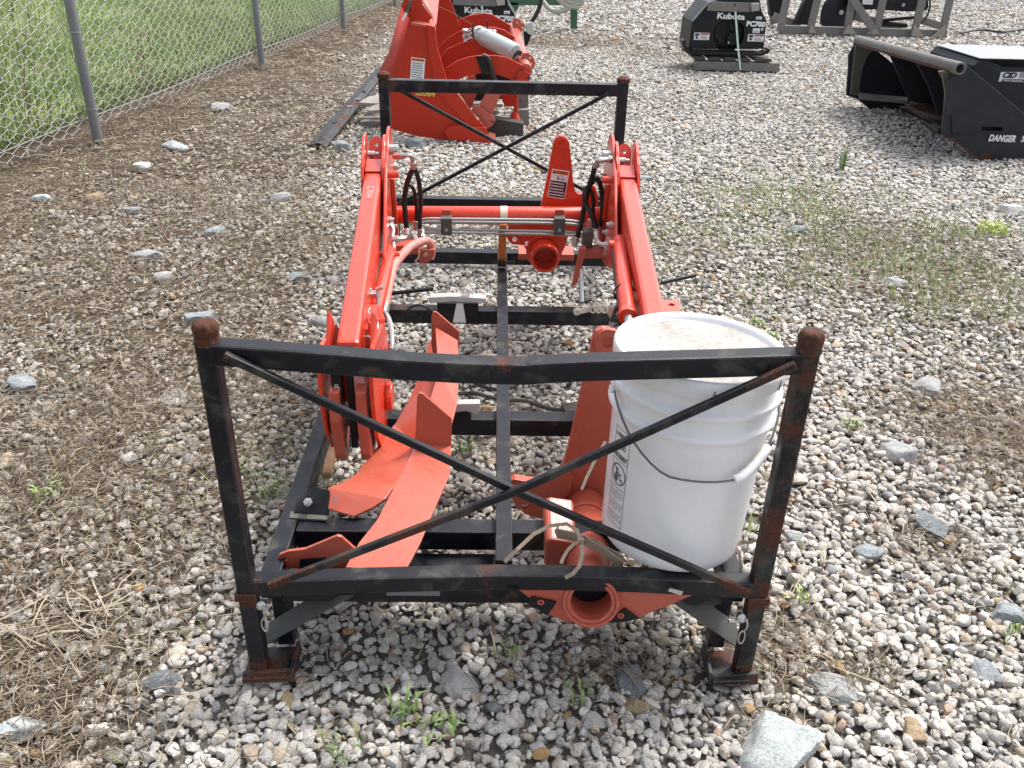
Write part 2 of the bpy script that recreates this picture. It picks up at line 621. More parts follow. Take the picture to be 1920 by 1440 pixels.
# --- ground material: brown fibrous soil close by, packed gravel beyond
def ground_material():
    mt, nt, b = nodes('gravel_ground')
    geo = nt.nodes.new('ShaderNodeNewGeometry')
    pos = geo.outputs['Position']

    def nz(scale, detail=5, rough=.65, stretch=None, dist=0.):
        src = pos
        if stretch:
            mp = nt.nodes.new('ShaderNodeMapping'); mp.inputs['Scale'].default_value = stretch
            mp.inputs['Rotation'].default_value = (0, 0, .5)
            nt.links.new(src, mp.inputs[0]); src = mp.outputs[0]
        n = N(nt, 'ShaderNodeTexNoise', Scale=scale, Detail=detail, Roughness=rough, Distortion=dist)
        nt.links.new(src, n.inputs['Vector'])
        return n.outputs[0]
    fib = nz(60, 6, .75, (1, 4, 1), 1.2)
    fib2 = nz(70, 6, .75, (4, 1, 1), 1.2)
    mx = N(nt, 'ShaderNodeMath', operation='MAXIMUM'); nt.links.new(fib, mx.inputs[0]); nt.links.new(fib2, mx.inputs[1])
    soil = ramp(nt, mx.outputs[0], [(0.42, (0.050, 0.037, 0.026)), (0.55, (0.115, 0.087, 0.062)), (0.66, (0.195, 0.155, 0.113)), (0.78, (0.36, 0.31, 0.24))])
    patch = nz(2.5, 5, .6)
    pr = ramp(nt, patch, [(0.35, (0.75, 0.70, 0.66)), (0.65, (1.15, 1.1, 1.05))])
    soil_c = mixc(nt, 1.0, soil.outputs[0], pr.outputs[0], 'MULTIPLY')
    vo = N(nt, 'ShaderNodeTexVoronoi', Scale=24.0); nt.links.new(pos, vo.inputs['Vector'])
    sepc = nt.nodes.new('ShaderNodeSeparateColor'); nt.links.new(vo.outputs['Color'], sepc.inputs[0])
    st = ramp(nt, sepc.outputs[0], [(0.0, (0.20, 0.18, 0.155)), (0.35, (0.36, 0.335, 0.30)), (0.75, (0.46, 0.43, 0.39)), (1.0, (0.26, 0.25, 0.24))])
    vd = ramp(nt, vo.outputs['Distance'], [(0.30, (1, 1, 1)), (0.62, (0.28, 0.25, 0.22))])  # darkens the colour between far stones, painting their shadow gaps
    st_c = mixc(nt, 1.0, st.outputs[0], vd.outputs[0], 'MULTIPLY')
    wear = nz(0.55, 5, .6, (1, .6, 1))
    wr = ramp(nt, wear, [(0.50, (0, 0, 0)), (0.66, (0.5, 0.5, 0.5))])
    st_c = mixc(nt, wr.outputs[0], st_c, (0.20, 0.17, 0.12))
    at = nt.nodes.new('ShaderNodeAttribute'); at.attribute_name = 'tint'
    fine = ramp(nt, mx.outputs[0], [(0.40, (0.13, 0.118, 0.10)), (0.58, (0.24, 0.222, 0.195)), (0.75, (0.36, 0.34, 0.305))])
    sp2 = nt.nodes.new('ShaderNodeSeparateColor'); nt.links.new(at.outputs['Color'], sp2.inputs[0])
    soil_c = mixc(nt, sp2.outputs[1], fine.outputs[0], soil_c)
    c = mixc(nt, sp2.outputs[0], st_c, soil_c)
    nt.links.new(c, b.inputs['Base Color'])
    b.inputs['Roughness'].default_value = 0.95
    b.inputs['Specular IOR Level'].default_value = 0.2
    h1 = ramp(nt, vo.outputs['Distance'], [(0.1, (1, 1, 1)), (0.6, (0, 0, 0))])
    h = mixc(nt, sp2.outputs[0], h1.outputs[0], mx.outputs[0])
    bump(nt, b, h, 0.8, 0.012)
    return mt


GROUND = ground_material()
xs = np.concatenate([[-150, -60, -30, -18, -13], np.arange(-10, 10.01, .12), [13, 18, 30, 60, 150]])
ys = np.concatenate([[-60, -20, -8, -4], np.arange(-2, 18.01, .12), [22, 30, 60, 150]])
X, Y = np.meshgrid(xs, ys)
X = X.ravel(); Y = Y.ravel()
nearness = 1/(1+np.exp((Y-7.5)/0.8))
soilness = np.clip(np.maximum(nearness, thatch(X, Y)), 0, 1)
g = sheet_grid('gravel_ground', xs, ys, lambda x, y: relief(x, y)-0.022, GROUND, 'structure')
me = g.data
at = me.attributes.new('tint', 'FLOAT_COLOR', 'POINT')
c4 = np.ones((len(X), 4), np.float32); c4[:, 0] = soilness; c4[:, 1] = np.clip(thatch(X, Y)*1.5, 0, 1)
at.data.foreach_set('color', c4.ravel())
me.polygons.foreach_set('use_smooth', np.ones(len(me.polygons), bool))

# --- stones
SHAPES = {}


def ico(sub):
    if sub == 0:
        return (np.array([(1, 0, 0), (-1, 0, 0), (0, 1, 0), (0, -1, 0), (0, 0, 1), (0, 0, -1)], float),
                np.array([(0, 2, 4), (2, 1, 4), (1, 3, 4), (3, 0, 4), (2, 0, 5), (1, 2, 5), (3, 1, 5), (0, 3, 5)]))
    bm = bmesh.new(); bmesh.ops.create_icosphere(bm, subdivisions=sub, radius=1)
    v = np.array([x.co[:] for x in bm.verts]); f = np.array([[q.index for q in p.verts] for p in bm.faces]); bm.free()
    return v, f


def stone_shapes(sub, n, seed, planes=11, p=9):
    v, f = ico(sub)
    out = []
    r_ = np.random.default_rng(seed)
    for i in range(n):
        nrm = r_.normal(size=(planes, 3)); nrm /= np.linalg.norm(nrm, axis=1)[:, None]
        d = r_.uniform(.55, 1.0, planes)
        q = np.clip(v @ nrm.T, 0, None)/d
        r = np.minimum((q**p).sum(1)**(-1/p), 1.12)*(1.12 if sub == 0 else 1.0)
        out.append(v*r[:, None])
    return np.array(out), f


def rots(n, tilt, r_):
    a = r_.uniform(0, 2*np.pi, n); t = r_.normal(0, tilt, n); b = r_.uniform(0, 2*np.pi, n)
    ca, sa, ct, st_, cb, sb = np.cos(a), np.sin(a), np.cos(t), np.sin(t), np.cos(b), np.sin(b)
    Rz = np.zeros((n, 3, 3)); Rz[:, 0, 0] = ca; Rz[:, 0, 1] = -sa; Rz[:, 1, 0] = sa; Rz[:, 1, 1] = ca; Rz[:, 2, 2] = 1
    Rx = np.zeros((n, 3, 3)); Rx[:, 0, 0] = 1; Rx[:, 1, 1] = ct; Rx[:, 1, 2] = -st_; Rx[:, 2, 1] = st_; Rx[:, 2, 2] = ct
    Rb = np.zeros((n, 3, 3)); Rb[:, 0, 0] = cb; Rb[:, 0, 1] = -sb; Rb[:, 1, 0] = sb; Rb[:, 1, 1] = cb; Rb[:, 2, 2] = 1
    return Rb @ Rx @ Rz


def depth_half(y):
    return (y-CAM.y)*math.cos(PITCH)+CAM.z*math.sin(PITCH)


STONE_COL = np.array([(.42, .40, .375), (.47, .45, .425), (.38, .365, .345), (.33, .318, .302), (.50, .485, .465), (.40, .372, .335), (.28, .277, .27), (.36, .30, .235), (.43, .40, .35), (.22, .225, .23), (.33, .21, .10), (.30, .22, .17)])
STONE_COL = np.clip(STONE_COL*np.array([1.17, 1.165, 1.15]), 0, .62)
STONE_P = np.array([.17, .17, .15, .10, .12, .10, .06, .04, .06, .015, .008, .007]); STONE_P = STONE_P/STONE_P.sum()


def stones(pos, size, sub, seed, name):
    r_ = np.random.default_rng(seed)
    n = len(pos)
    shp, f = SHAPES.setdefault(sub, stone_shapes(sub, 24, 40+sub, 9, 18 if sub > 1 else 12))
    R = rots(n, .45, r_)
    sc = np.stack([size*r_.uniform(.9, 1.35, n), size*r_.uniform(.75, 1.05, n), size*r_.uniform(.48, .80, n)], -1)
    which = r_.integers(0, len(shp), n)
    V = shp[which]*sc[:, None, :]
    V = np.einsum('nij,nkj->nki', R, V)+pos[:, None, :]
    k = shp.shape[1]
    F = (f[None]+(np.arange(n)*k)[:, None, None]).reshape(-1, 3)
    col = STONE_COL[r_.choice(len(STONE_COL), n, p=STONE_P)]*r_.uniform(.84, 1.16, (n, 1))
    T = np.repeat(col, k, axis=0)
    return V.reshape(-1, 3), F, T


def scatter(y0, y1, s, seed, margin):
    r_ = np.random.default_rng(seed)
    half = 960/F_PX*max(depth_half(y1), depth_half(y0))+margin
    nx = int(2*half/s); ny = int((y1-y0)/s)
    gx, gy = np.meshgrid(np.arange(nx), np.arange(ny))
    x = -half+(gx+.5*(gy % 2))*s+r_.uniform(-.42, .42, gx.shape)*s
    y = y0+gy*s+r_.uniform(-.42, .42, gx.shape)*s
    x = x.ravel(); y = y.ravel()
    h = 960/F_PX*depth_half(y)
    cx = CAM.x+(y-CAM.y)*math.tan(YAW)
    vis = np.abs(x-cx)-h
    return x[vis < margin], y[vis < margin], vis[vis < margin]


ROCKS_XY = []          # filled before the stones are laid: (x, y, r)


def lay_gravel():
    fence_x = lambda y: -2.55+0.105*(y-4.296)
    layers = [(-.62, .6, .0182, 2, .02), (.6, 1.5, .0195, 2, .25), (1.5, 3.6, .0212, 1, .25), (3.6, 5.5, .0265, 1, .3), (5.5, 9.0, .031, 0, .3), (9.0, 17.5, .055, 0, .3)]
    allv = {}
    for li, (y0, y1, s, sub, marg) in enumerate(layers):
        x, y, vis = scatter(y0, y1, s, 300+li, 0.8)
        if sub == 3:
            x2, y2, v2 = scatter(y0, y1, s, 340, 1.0)
            k = v2 > .02
            jobs = [(x, y, 3), (x2[k], y2[k], 1)]
        else:
            k = vis < .12
            jobs = [(x[k], y[k], sub), (x[~k], y[~k], min(sub, 1))]
        for x, y, sb in jobs:
            n = len(x)
            if n == 0:
                continue
            r_ = np.random.default_rng(500+li*7+sb)
            th = thatch(x, y)
            keep = r_.random(n) > th*0.68
            keep &= x > fence_x(y)+0.25*vnoise(x, y, .4, 9)-0.05
            edge = np.clip((x-fence_x(y))/1.0, 0, 1)
            keep &= r_.random(n) < 0.12+0.88*edge
            if y0 >= 9:
                keep &= r_.random(n) < .55
            for rx, ry, rr in ROCKS_XY:
                keep &= (x-rx)**2+(y-ry)**2 > (rr*.72)**2
            x, y, th = x[keep], y[keep], th[keep]
            n = len(x)
            if y0 < 3.6:            # small fines that fill the gaps
                xf = x+r_.uniform(-.5, .5, n)*s; yf = y+s*.5+r_.uniform(-.25, .25, n)*s
                Vf, Ff, Tf = stones(np.stack([xf, yf, relief(xf, yf)-.013+r_.uniform(-.004, .004, n)], -1), s*.5*r_.uniform(.45, .8, n), 1, 970+li*5+sb, 'gravel')
                allv.setdefault('near', []).append((Vf, Ff, Tf*.92))
            size = s*.5*r_.lognormal(0.14, .26, n)*(1-.30*th*(r_.random(n) > .25))
            size = np.clip(size, .006, .026 if y0 < 8 else .045)
            z = relief(x, y)-0.016+r_.uniform(-.004, .013, n)-th*r_.uniform(0.0, .011, n)
            V, F, T = stones(np.stack([x, y, z], -1), size, sb, 900+li*5+sb, 'gravel')
            T = T*(1-.06*np.repeat(th, len(T)//n)[:, None]*np.array([.0, .5, 1.2]))
            allv.setdefault('near' if y0 < 3 else 'far', []).append((V, F, T))
    for k, parts in allv.items():
        off = 0; Vs, Fs, Ts = [], [], []
        for V, F, T in parts:
            Vs.append(V); Fs.append(F+off); Ts.append(T); off += len(V)
        V = np.concatenate(Vs); F = np.concatenate(Fs); T = np.concatenate(Ts)
        o = np_mesh('gravel', V, F, STONE, T, smooth=(k == 'near'))
        if k == 'near':
            o.data.set_sharp_from_angle(angle=math.radians(42))
        tag(o, 'loose pale crushed gravel stones covering the yard' if k == 'near' else 'pale gravel covering the far half of the yard', 'gravel', kind='stuff')
        print('gravel', k, len(F))


def ribbons(n, x, y, z, L, w, r_, curl=.5, rise=.25, segs=2):
    """thin flat strips lying on the ground"""
    a = r_.uniform(0, 2*np.pi, n); c = r_.normal(0, curl, n); e = r_.normal(0, rise, n)
    pts = []
    px, py, pz = x.copy(), y.copy(), z.copy()
    V = np.zeros((n, (segs+1)*2, 3))
    for i in range(segs+1):
        aa = a+c*(i/segs-.5)
        nx_, ny_ = -np.sin(aa), np.cos(aa)
        ww = w*(1-.5*abs(i/segs-.4))
        V[:, 2*i] = np.stack([px-nx_*ww, py-ny_*ww, pz], -1)
        V[:, 2*i+1] = np.stack([px+nx_*ww, py+ny_*ww, pz+ww*.6], -1)
        px = px+np.cos(aa)*L/segs; py = py+np.sin(aa)*L/segs; pz = pz+L/segs*np.abs(e)*(1 if i < segs/2 else -1)
    f = np.array([[2*i, 2*i+1, 2*i+3, 2*i+2] for i in range(segs)])
    F = (f[None]+(np.arange(n)*(segs+1)*2)[:, None, None]).reshape(-1, 4)
    return V.reshape(-1, 3), F


STRAW_COL = np.array([(.29, .24, .175), (.21, .165, .115), (.14, .105, .072), (.08, .06, .043), (.40, .35, .265), (.15, .10, .065)])


def lay_straw():
    r_ = np.random.default_rng(77)
    Vs, Fs, Ts, off = [], [], [], 0
    for y0, y1, s, wid, Ls in ((-.62, 1.2, .0072, .00075, (.016, .055)), (1.2, 3.4, .0115, .0010, (.025, .07)), (3.4, 7.5, .021, .0019, (.03, .09)), (7.5, 14.0, .042, .0034, (.05, .14))):
        x, y, vis = scatter(y0, y1, s, 600+int(y0*10), .35)
        th = thatch(x, y)
        keep = r_.random(len(x)) < np.clip(th*.85-.06, 0.0, 1)+.03
        keep &= x > -2.75+0.105*(y-4.3)
        x, y = x[keep], y[keep]; n = len(x)
        z = relief(x, y)-.006+r_.uniform(0, .017, n)
        L = r_.uniform(*Ls, n)*np.where(r_.random(n) < .06, 2.3, 1)
        w = wid*r_.uniform(.6, 1.5, n)
        V, F = ribbons(n, x, y, z, L, w, r_)
        T = np.repeat(STRAW_COL[r_.choice(6, n, p=[.22, .26, .22, .12, .08, .10])]*r_.uniform(.8, 1.2, (n, 1)), len(V)//n, axis=0)
        Vs.append(V); Fs.append(F+off); Ts.append(T); off += len(V)
    # a few long pale stalks, gathered at the lower left
    n = 46
    P = pt(110, 1150, z=0)
    x = np.concatenate([P.x+r_.normal(0, .075, 26), r_.uniform(-1.1, 1.2, 20)]); y = np.concatenate([P.y+r_.normal(0, .05, 26), r_.uniform(-.35, 1.4, 20)])
    V, F = ribbons(n, x, y, relief(x, y)+r_.uniform(.004, .014, n), r_.uniform(.06, .17, n), .0016*r_.uniform(.6, 1.4, n), r_, .25, .1)
    Vs.append(V); Fs.append(F+off); Ts.append(np.repeat(np.array([(.42, .36, .27), (.36, .30, .22)])[r_.integers(0, 2, n)], len(V)//n, axis=0)); off += len(V)
    V = np.concatenate(Vs); F = np.concatenate(Fs)
    o = np_mesh('dry_straw', V, F, STRAW, np.concatenate(Ts))
    tag(o, 'brown dry grass clippings strewn over the gravel', 'dry grass', kind='stuff')
    print('straw', len(F))


# --- field beyond the fence
def lay_field():
    mt, nt, b = nodes('field_grass')
    n1 = noise(nt, 1.3, 6, .7); n2 = noise(nt, 30, 5, .7)
    r1 = ramp(nt, n1, [(.3, (.15, .20, .07)), (.55, (.20, .25, .09)), (.75, (.27, .27, .13))])
    r2 = ramp(nt, n2, [(.3, (.6, .6, .6)), (.7, (1.25, 1.25, 1.25))])
    nt.links.new(mixc(nt, 1.0, r1.outputs[0], r2.outputs[0], 'MULTIPLY'), b.inputs['Base Color'])
    b.inputs['Roughness'].default_value = .95
    xs = np.linspace(-60, 0, 121); ys = np.linspace(-10, 80, 91)
    X, Y = np.meshgrid(np.linspace(0, 1, 60), np.concatenate([np.linspace(-10, 22, 65), [30, 50, 90]]))
    x1 = -3.02+0.105*(Y-4.3)
    XX = x1-X**2*57.0
    Z = 0.004+0.02*X**.5
    V = np.stack([XX, Y, Z], -1).reshape(-1, 3)
    nx, ny = 60, Y.shape[0]
    i = np.arange((nx-1)*(ny-1)); a = (i//(nx-1))*nx+i % (nx-1)
    o = np_mesh('grass_field', V, np.stack([a, a+1, a+nx+1, a+nx], -1), mt)
    tag(o, kind='structure')
    r_ = np.random.default_rng(31)
    Vs, Ts = [], []
    n = 120000
    y = 2.6+17*r_.random(n)**1.3
    x = -2.86+0.105*(y-4.3)-8.5*r_.random(n)**1.4
    d = -2.86+0.105*(y-4.3)-x
    H = r_.uniform(.05, .13, n)*(0.6+.8*vnoise(x, y, .8, 41))*np.clip(.45+d*.9, .45, 1.0)
    w = r_.uniform(.003, .0075, n)
    a = r_.uniform(0, 2*np.pi, n); l = r_.uniform(.1, .6, n)*H
    b0 = np.stack([x-np.cos(a)*w, y-np.sin(a)*w, np.zeros(n)], -1)
    b1 = np.stack([x+np.cos(a)*w, y+np.sin(a)*w, np.zeros(n)], -1)
    tp = np.stack([x-np.sin(a)*l, y+np.cos(a)*l, H], -1)
    V = np.stack([b0, b1, tp], 1).reshape(-1, 3)
    F = np.arange(3*n).reshape(-1, 3)
    cs = np.array([(.17, .26, .075), (.20, .29, .09), (.23, .31, .11), (.26, .31, .13), (.29, .29, .16), (.16, .23, .07)])
    pick = r_.random(n)*.55+.45*vnoise(x, y, 1.1, 43)
    pick = np.where(d < .45, np.maximum(pick, r_.random(n)), pick)
    T = np.repeat(cs[np.clip((pick*6).astype(int), 0, 5)]*r_.uniform(.8, 1.2, (n, 1)), 3, axis=0)
    o = np_mesh('field_grass', V, F, LEAF, T)
    tag(o, 'tall green grass growing in the field behind the fence', 'grass', kind='stuff')


def lay_low_weeds():
    """sparse short green blades between the stones"""
    r_ = np.random.default_rng(51)
    x = r_.uniform(-2.4, 3.2, 110000); y = r_.uniform(-.4, 7, 110000)
    m = 2.2*blob(x, y, 1.75, 2.45, .5, .6)+.5*blob(x, y, .9, 2.6, .35, .5)+.35*blob(x, y, -.45, .65, .22, .3)+.22*blob(x, y, .1, 3.1, .7, .35)+1.2*blob(x, y, 1.55, 3.2, .4, .5)+1.5*blob(x, y, 2.15, 1.75, .25, .25)+.012
    m *= vnoise(x, y, .16, 52)**2*2.2
    k = r_.random(len(x)) < m
    x, y = x[k], y[k]; n = len(x)
    a = r_.uniform(0, 2*np.pi, n); H = r_.uniform(.012, .036, n)*(1+.12*y); l = H*r_.uniform(.3, 1.4, n); w = r_.uniform(.0012, .003, n)
    z = relief(x, y)-.004
    V = np.stack([np.stack([x-np.cos(a)*w, y-np.sin(a)*w, z], -1), np.stack([x+np.cos(a)*w, y+np.sin(a)*w, z], -1), np.stack([x-np.sin(a)*l, y+np.cos(a)*l, z+H+.012], -1)], 1).reshape(-1, 3)
    T = np.repeat(np.array([(.24, .30, .10), (.31, .34, .14), (.18, .26, .07), (.38, .36, .20)])[r_.integers(0, 4, n)], 3, axis=0)
    o = np_mesh('sparse_grass', V, np.arange(3*n).reshape(-1, 3), LEAF, T)
    tag(o, 'thin short grass sprouting between the gravel stones', 'grass', kind='stuff')


# --- separate rocks
ROCK_PALE = rock_mat('pale_green_grey_rock', (.30, .34, .335), (.46, .48, .47), 60, (.55, .58, .57))
ROCK_BLUE = rock_mat('blue_grey_rock', (.19, .215, .225), (.30, .325, .33), 70, (.44, .46, .46))
ROCK_DARK = rock_mat('dark_slate_rock', (.11, .128, .138), (.19, .212, .218), 70, (.33, .35, .36))
ROCK_GRAN = rock_mat('speckled_granite_rock', (.34, .325, .31), (.43, .41, .39), 110, (.48, .46, .45))
ROCK_WHITE = rock_mat('whitish_rock', (.44, .43, .40), (.56, .55, .52), 60, (.62, .6, .58))
ROCK_TAN = rock_mat('tan_rock', (.24, .17, .095), (.36, .28, .18), 60, (.45, .38, .28))
ROCK_MID = rock_mat('mid_grey_rock', (.26, .27, .265), (.36, .37, .36), 70, (.46, .46, .45))

# photo centre, width in pixels, depth/width ratio, height/width ratio, material, seed, label
ROCKS = [
    (1455, 1395, 158, .95, .42, ROCK_PALE, 1, 'largest rock, a flat-topped pale green-grey slab at the bottom edge right of the bucket'),
    (860, 1276, 66, 1.2, .5, ROCK_GRAN, 2, 'speckled light granite cobble on the gravel below the middle of the rack'),
    (1182, 1262, 76, .95, .4, ROCK_DARK, 3, 'dark slate-blue rock on the gravel below the pipe end of the near mount'),
    (300, 1267, 68, .7, .4, ROCK_DARK, 4, 'dark triangular rock left of the rusty left foot of the rack'),
    (28, 1356, 92, .75, .4, ROCK_PALE, 5, 'pale blue-grey rock at the lower left corner of the yard'),
    (1752, 978, 54, 1.9, .4, ROCK_DARK, 6, 'long dark pointed rock standing in gravel right of the bucket'),
    (1632, 1026, 68, .8, .35, ROCK_BLUE, 7, 'flat blue-grey rock left of the long dark pointed rock'),
    (1680, 844, 66, .9, .45, ROCK_MID, 8, 'rounded grey rock right of the bucket at bail grip height'),
    (1893, 1142, 60, .9, .55, ROCK_BLUE, 9, 'rounded blue-grey rock at the right edge of the yard'),
    (1568, 1283, 92, .8, .25, ROCK_MID, 10, 'low flat grey-green rock right of the rusty right foot'),
    (1487, 994, 38, 1.2, .5, ROCK_MID, 11, 'small grey rock touching the right front post in view'),
    (1746, 722, 54, 1.0, .5, ROCK_MID, 12, 'pale grey rock right of the top corner of the right front post'),
    (45, 718, 58, .8, .6, ROCK_BLUE, 13, 'blocky dark blue rock near the left edge at mid height'),
    (326, 734, 54, 1.1, .2, ROCK_WHITE, 14, 'flat whitish rock just left of the left front post'),
    (376, 590, 72, .7, .35, ROCK_BLUE, 15, 'flat blue-grey rock behind the rusty cap of the left front post'),
    (612, 598, 56, .8, .4, ROCK_MID, 16, 'grey layered rock beside the left loader arm'),
    (239, 849, 40, .8, .5, ROCK_WHITE, 17, 'whitish cobble on the brown ground left of the left front post'),
    (275, 477, 50, .8, .5, ROCK_MID, 18, 'grey rock on brown ground left of the middle of the left arm'),
    (308, 513, 34, .9, .6, ROCK_GRAN, 19, 'small light rock just below the grey rock left of the arm'),
    (556, 512, 48, .7, .3, ROCK_BLUE, 20, 'flat blue-grey rock close left of the left loader arm'),
    (331, 273, 62, .6, .3, ROCK_PALE, 21, 'long flat pale rock on brown ground right of the nearest fence post'),
    (414, 199, 44, .8, .4, ROCK_MID, 22, 'grey rock on brown ground midway along the chain link fence'),
    (266, 310, 40, .8, .5, ROCK_WHITE, 23, 'whitish rock below the long flat pale rock near the fence'),
    (79, 368, 46, .6, .4, ROCK_PALE, 24, 'pale grey rock on brown ground below the left end of the fence'),
    (177, 367, 36, .7, .5, ROCK_TAN, 25, 'tan rock on brown ground below the nearest fence post'),
    (521, 368, 42, .8, .5, ROCK_MID, 26, 'grey rock on the brown ground left of the arm lettering'),
    (405, 429, 40, .7, .4, ROCK_BLUE, 27, 'small blue-grey rock on the brown ground level with the cross tube'),
    (246, 388, 42, .6, .3, ROCK_BLUE, 28, 'flat blue-grey rock right of the tan rock on brown ground'),
    (1688, 524, 56, .8, .25, ROCK_MID, 29, 'flat pointed grey rock on the gravel right of the right loader arm'),
    (1892, 391, 46, .8, .5, ROCK_WHITE, 30, 'white rock beside bright green weeds at the right edge'),
    (1496, 426, 46, .5, .35, ROCK_BLUE, 31, 'long narrow grey rock in the gravel left of the weedy strip'),
    (1196, 1312, 52, .8, .45, ROCK_TAN, 32, 'tan cobble just below the dark slate-blue rock'),
    (1718, 1362, 52, 1.2, .45, ROCK_TAN, 33, 'tan brown stone in the gravel right of the largest rock'),
    (1112, 1338, 48, 1.1, .5, ROCK_GRAN, 34, 'pale grey cobble left of the tan cobble at the bottom'),
    (1858, 1247, 54, 1.0, .25, ROCK_BLUE, 35, 'flat grey slate half sunk in gravel at the lower right edge'),
    (642, 272, 38, .7, .5, ROCK_BLUE, 36, 'small grey rock at the near tip of the dark cutting edge'),
    (778, 268, 44, .6, .5, ROCK_DARK, 37, 'dark rock in the shade under the red grapple bucket'),
    (1210, 330, 34, .6, .4, ROCK_MID, 38, 'flat grey stone on the gravel right of the right loader arm knee'),
    (540, 838, 26, .9, .6, ROCK_TAN, 39, 'small yellowish stone beside the left rail of the rack'),
    (535, 1298, 34, 1.2, .5, ROCK_TAN, 40, 'orange brown pebble below the rusty left foot'),
    (958, 1255, 30, .9, .5, ROCK_TAN, 41, 'yellow brown pebble right of the speckled granite cobble'),
    (365, 1190, 26, .9, .4, ROCK_GRAN, 42, 'small smooth stone on straw left of the left foot'),
]


def rock_mesh(name, seed, hx, hy, hz, sub=4):
    v, f = ico(sub)
    r_ = np.random.default_rng(1000+seed)
    nrm = r_.normal(size=(13, 3)); nrm[0] = (0.1*r_.normal(), 0.1*r_.normal(), 1); nrm /= np.linalg.norm(nrm, axis=1)[:, None]
    d = r_.uniform(.60, .95, 13); d[0] = .66
    q = np.clip(v @ nrm.T, 0, None)/d
    r = np.minimum((q**40).sum(1)**(-1/40), 1.2)
    p = v*r[:, None]
    for s, a in ((.7, .06), (.3, .035), (.13, .018)):
        n = np.stack([vnoise(p[:, 1]+seed*3, p[:, 2]+k, s, 60+k) for k in range(3)], -1)-.5
        n += np.stack([vnoise(p[:, 0]+seed*5, p[:, 2]-k, s, 64+k) for k in range(3)], -1)-.5
        p = p+n*a*1.3
    p *= np.array([hx, hy, hz])
    me = bpy.data.meshes.new(name)
    me.from_pydata(p.tolist(), [], f.tolist())
    me.shade_smooth()
    me.set_sharp_from_angle(angle=math.radians(28))
    return me


def lay_rocks():
    r_ = np.random.default_rng(5)
    for u, v, wpx, dr, hr, mat, seed, lab in ROCKS:
        P = pt(u, v, z=0.0)
        z0 = float(relief(np.array([P.x]), np.array([P.y]))[0])
        P = pt(u, v, z=z0+.01)
        zc = (P-CAM).dot(fw)
        w = wpx*zc/F_PX
        hz = w*hr*.74
        me = rock_mesh('rock', seed, w/2, w/2*dr, hz, 4 if wpx > 45 else 3)
        me.materials.append(mat)
        o = bpy.data.objects.new('rock', me)
        o.location = (P.x, P.y, z0-.014+hz*.26)
        o.rotation_euler = (r_.normal(0, .08), r_.normal(0, .08), r_.uniform(-.4, .4))
        COL.objects.link(o)
        tag(o, lab, 'rock', 'rocks lying in the gravel')
        ROCKS_XY.append((P.x, P.y, w/2*max(.8, min(dr, 1.1))))


lay_rocks()
lay_gravel()
lay_straw()
lay_field()
lay_low_weeds()

# --- weeds that stand out
WEEDS = [
    (1578, 318, .24, 40, .12, (.10, .17, .05), 'tall thin tuft of green grass in the gravel between arm and black bucket', .3),
    (1862, 432, .08, 110, 1.5, (.30, .38, .08), 'bright yellow-green weed patch near the white rock', 1.0),
    (478, 893, .07, 34, 1.0, (.14, .20, .07), 'leafy green weed clump right of the left front post', .9),
    (520, 925, .08, 34, 1.0, (.16, .22, .08), 'green weed clump beside the left rail under the black end plate', .9),
    (752, 1332, .05, 26, 1.2, (.17, .25, .07), 'small green weed below the middle of the front rail', 1.1),
    (818, 1362, .045, 22, 1.3, (.19, .27, .08), 'broad-leaved green seedling left of the speckled cobble', 1.2),
    (645, 1405, .07, 26, .9, (.15, .21, .07), 'green grass tuft at the bottom edge of the gravel', .8),
    (1083, 1300, .05, 18, 1.0, (.16, .21, .08), 'small weed left of the tan cobble', 1.0),
    (950, 1232, .05, 22, .9, (.14, .20, .07), 'small green weed under the front rail of the rack', .9),
    (1508, 1122, .04, 16, 1.2, (.24, .32, .10), 'bright green seedling right of the right front leg', 1.2),
    (1600, 795, .05, 24, 1.0, (.20, .24, .09), 'pale green weed right of the right front post', 1.0),
    (1412, 605, .05, 30, 1.1, (.20, .26, .09), 'green weed behind the lid of the white bucket', 1.0),
    (1450, 632, .05, 26, 1.0, (.18, .24, .08), 'green weed just behind the rusty right post cap', 1.0),
    (1905, 1195, .06, 22, .9, (.22, .32, .08), 'bright grass blades at the right edge under the rounded rock', .8),
    (85, 925, .06, 24, 1.1, (.19, .24, .09), 'small green rosette on the brown ground at the left', 1.0),
    (870, 845, .05, 22, 1.0, (.15, .20, .08), 'green weed on the gravel inside the rack right of the fin plate', 1.0),
    (1396, 985, .08, 16, .8, (.24, .32, .08), 'yellow-green grass blades between bucket and right post', .6),
    (822, 1128, .06, 14, .8, (.16, .22, .08), 'green grass blade under the front rail', .6),
]


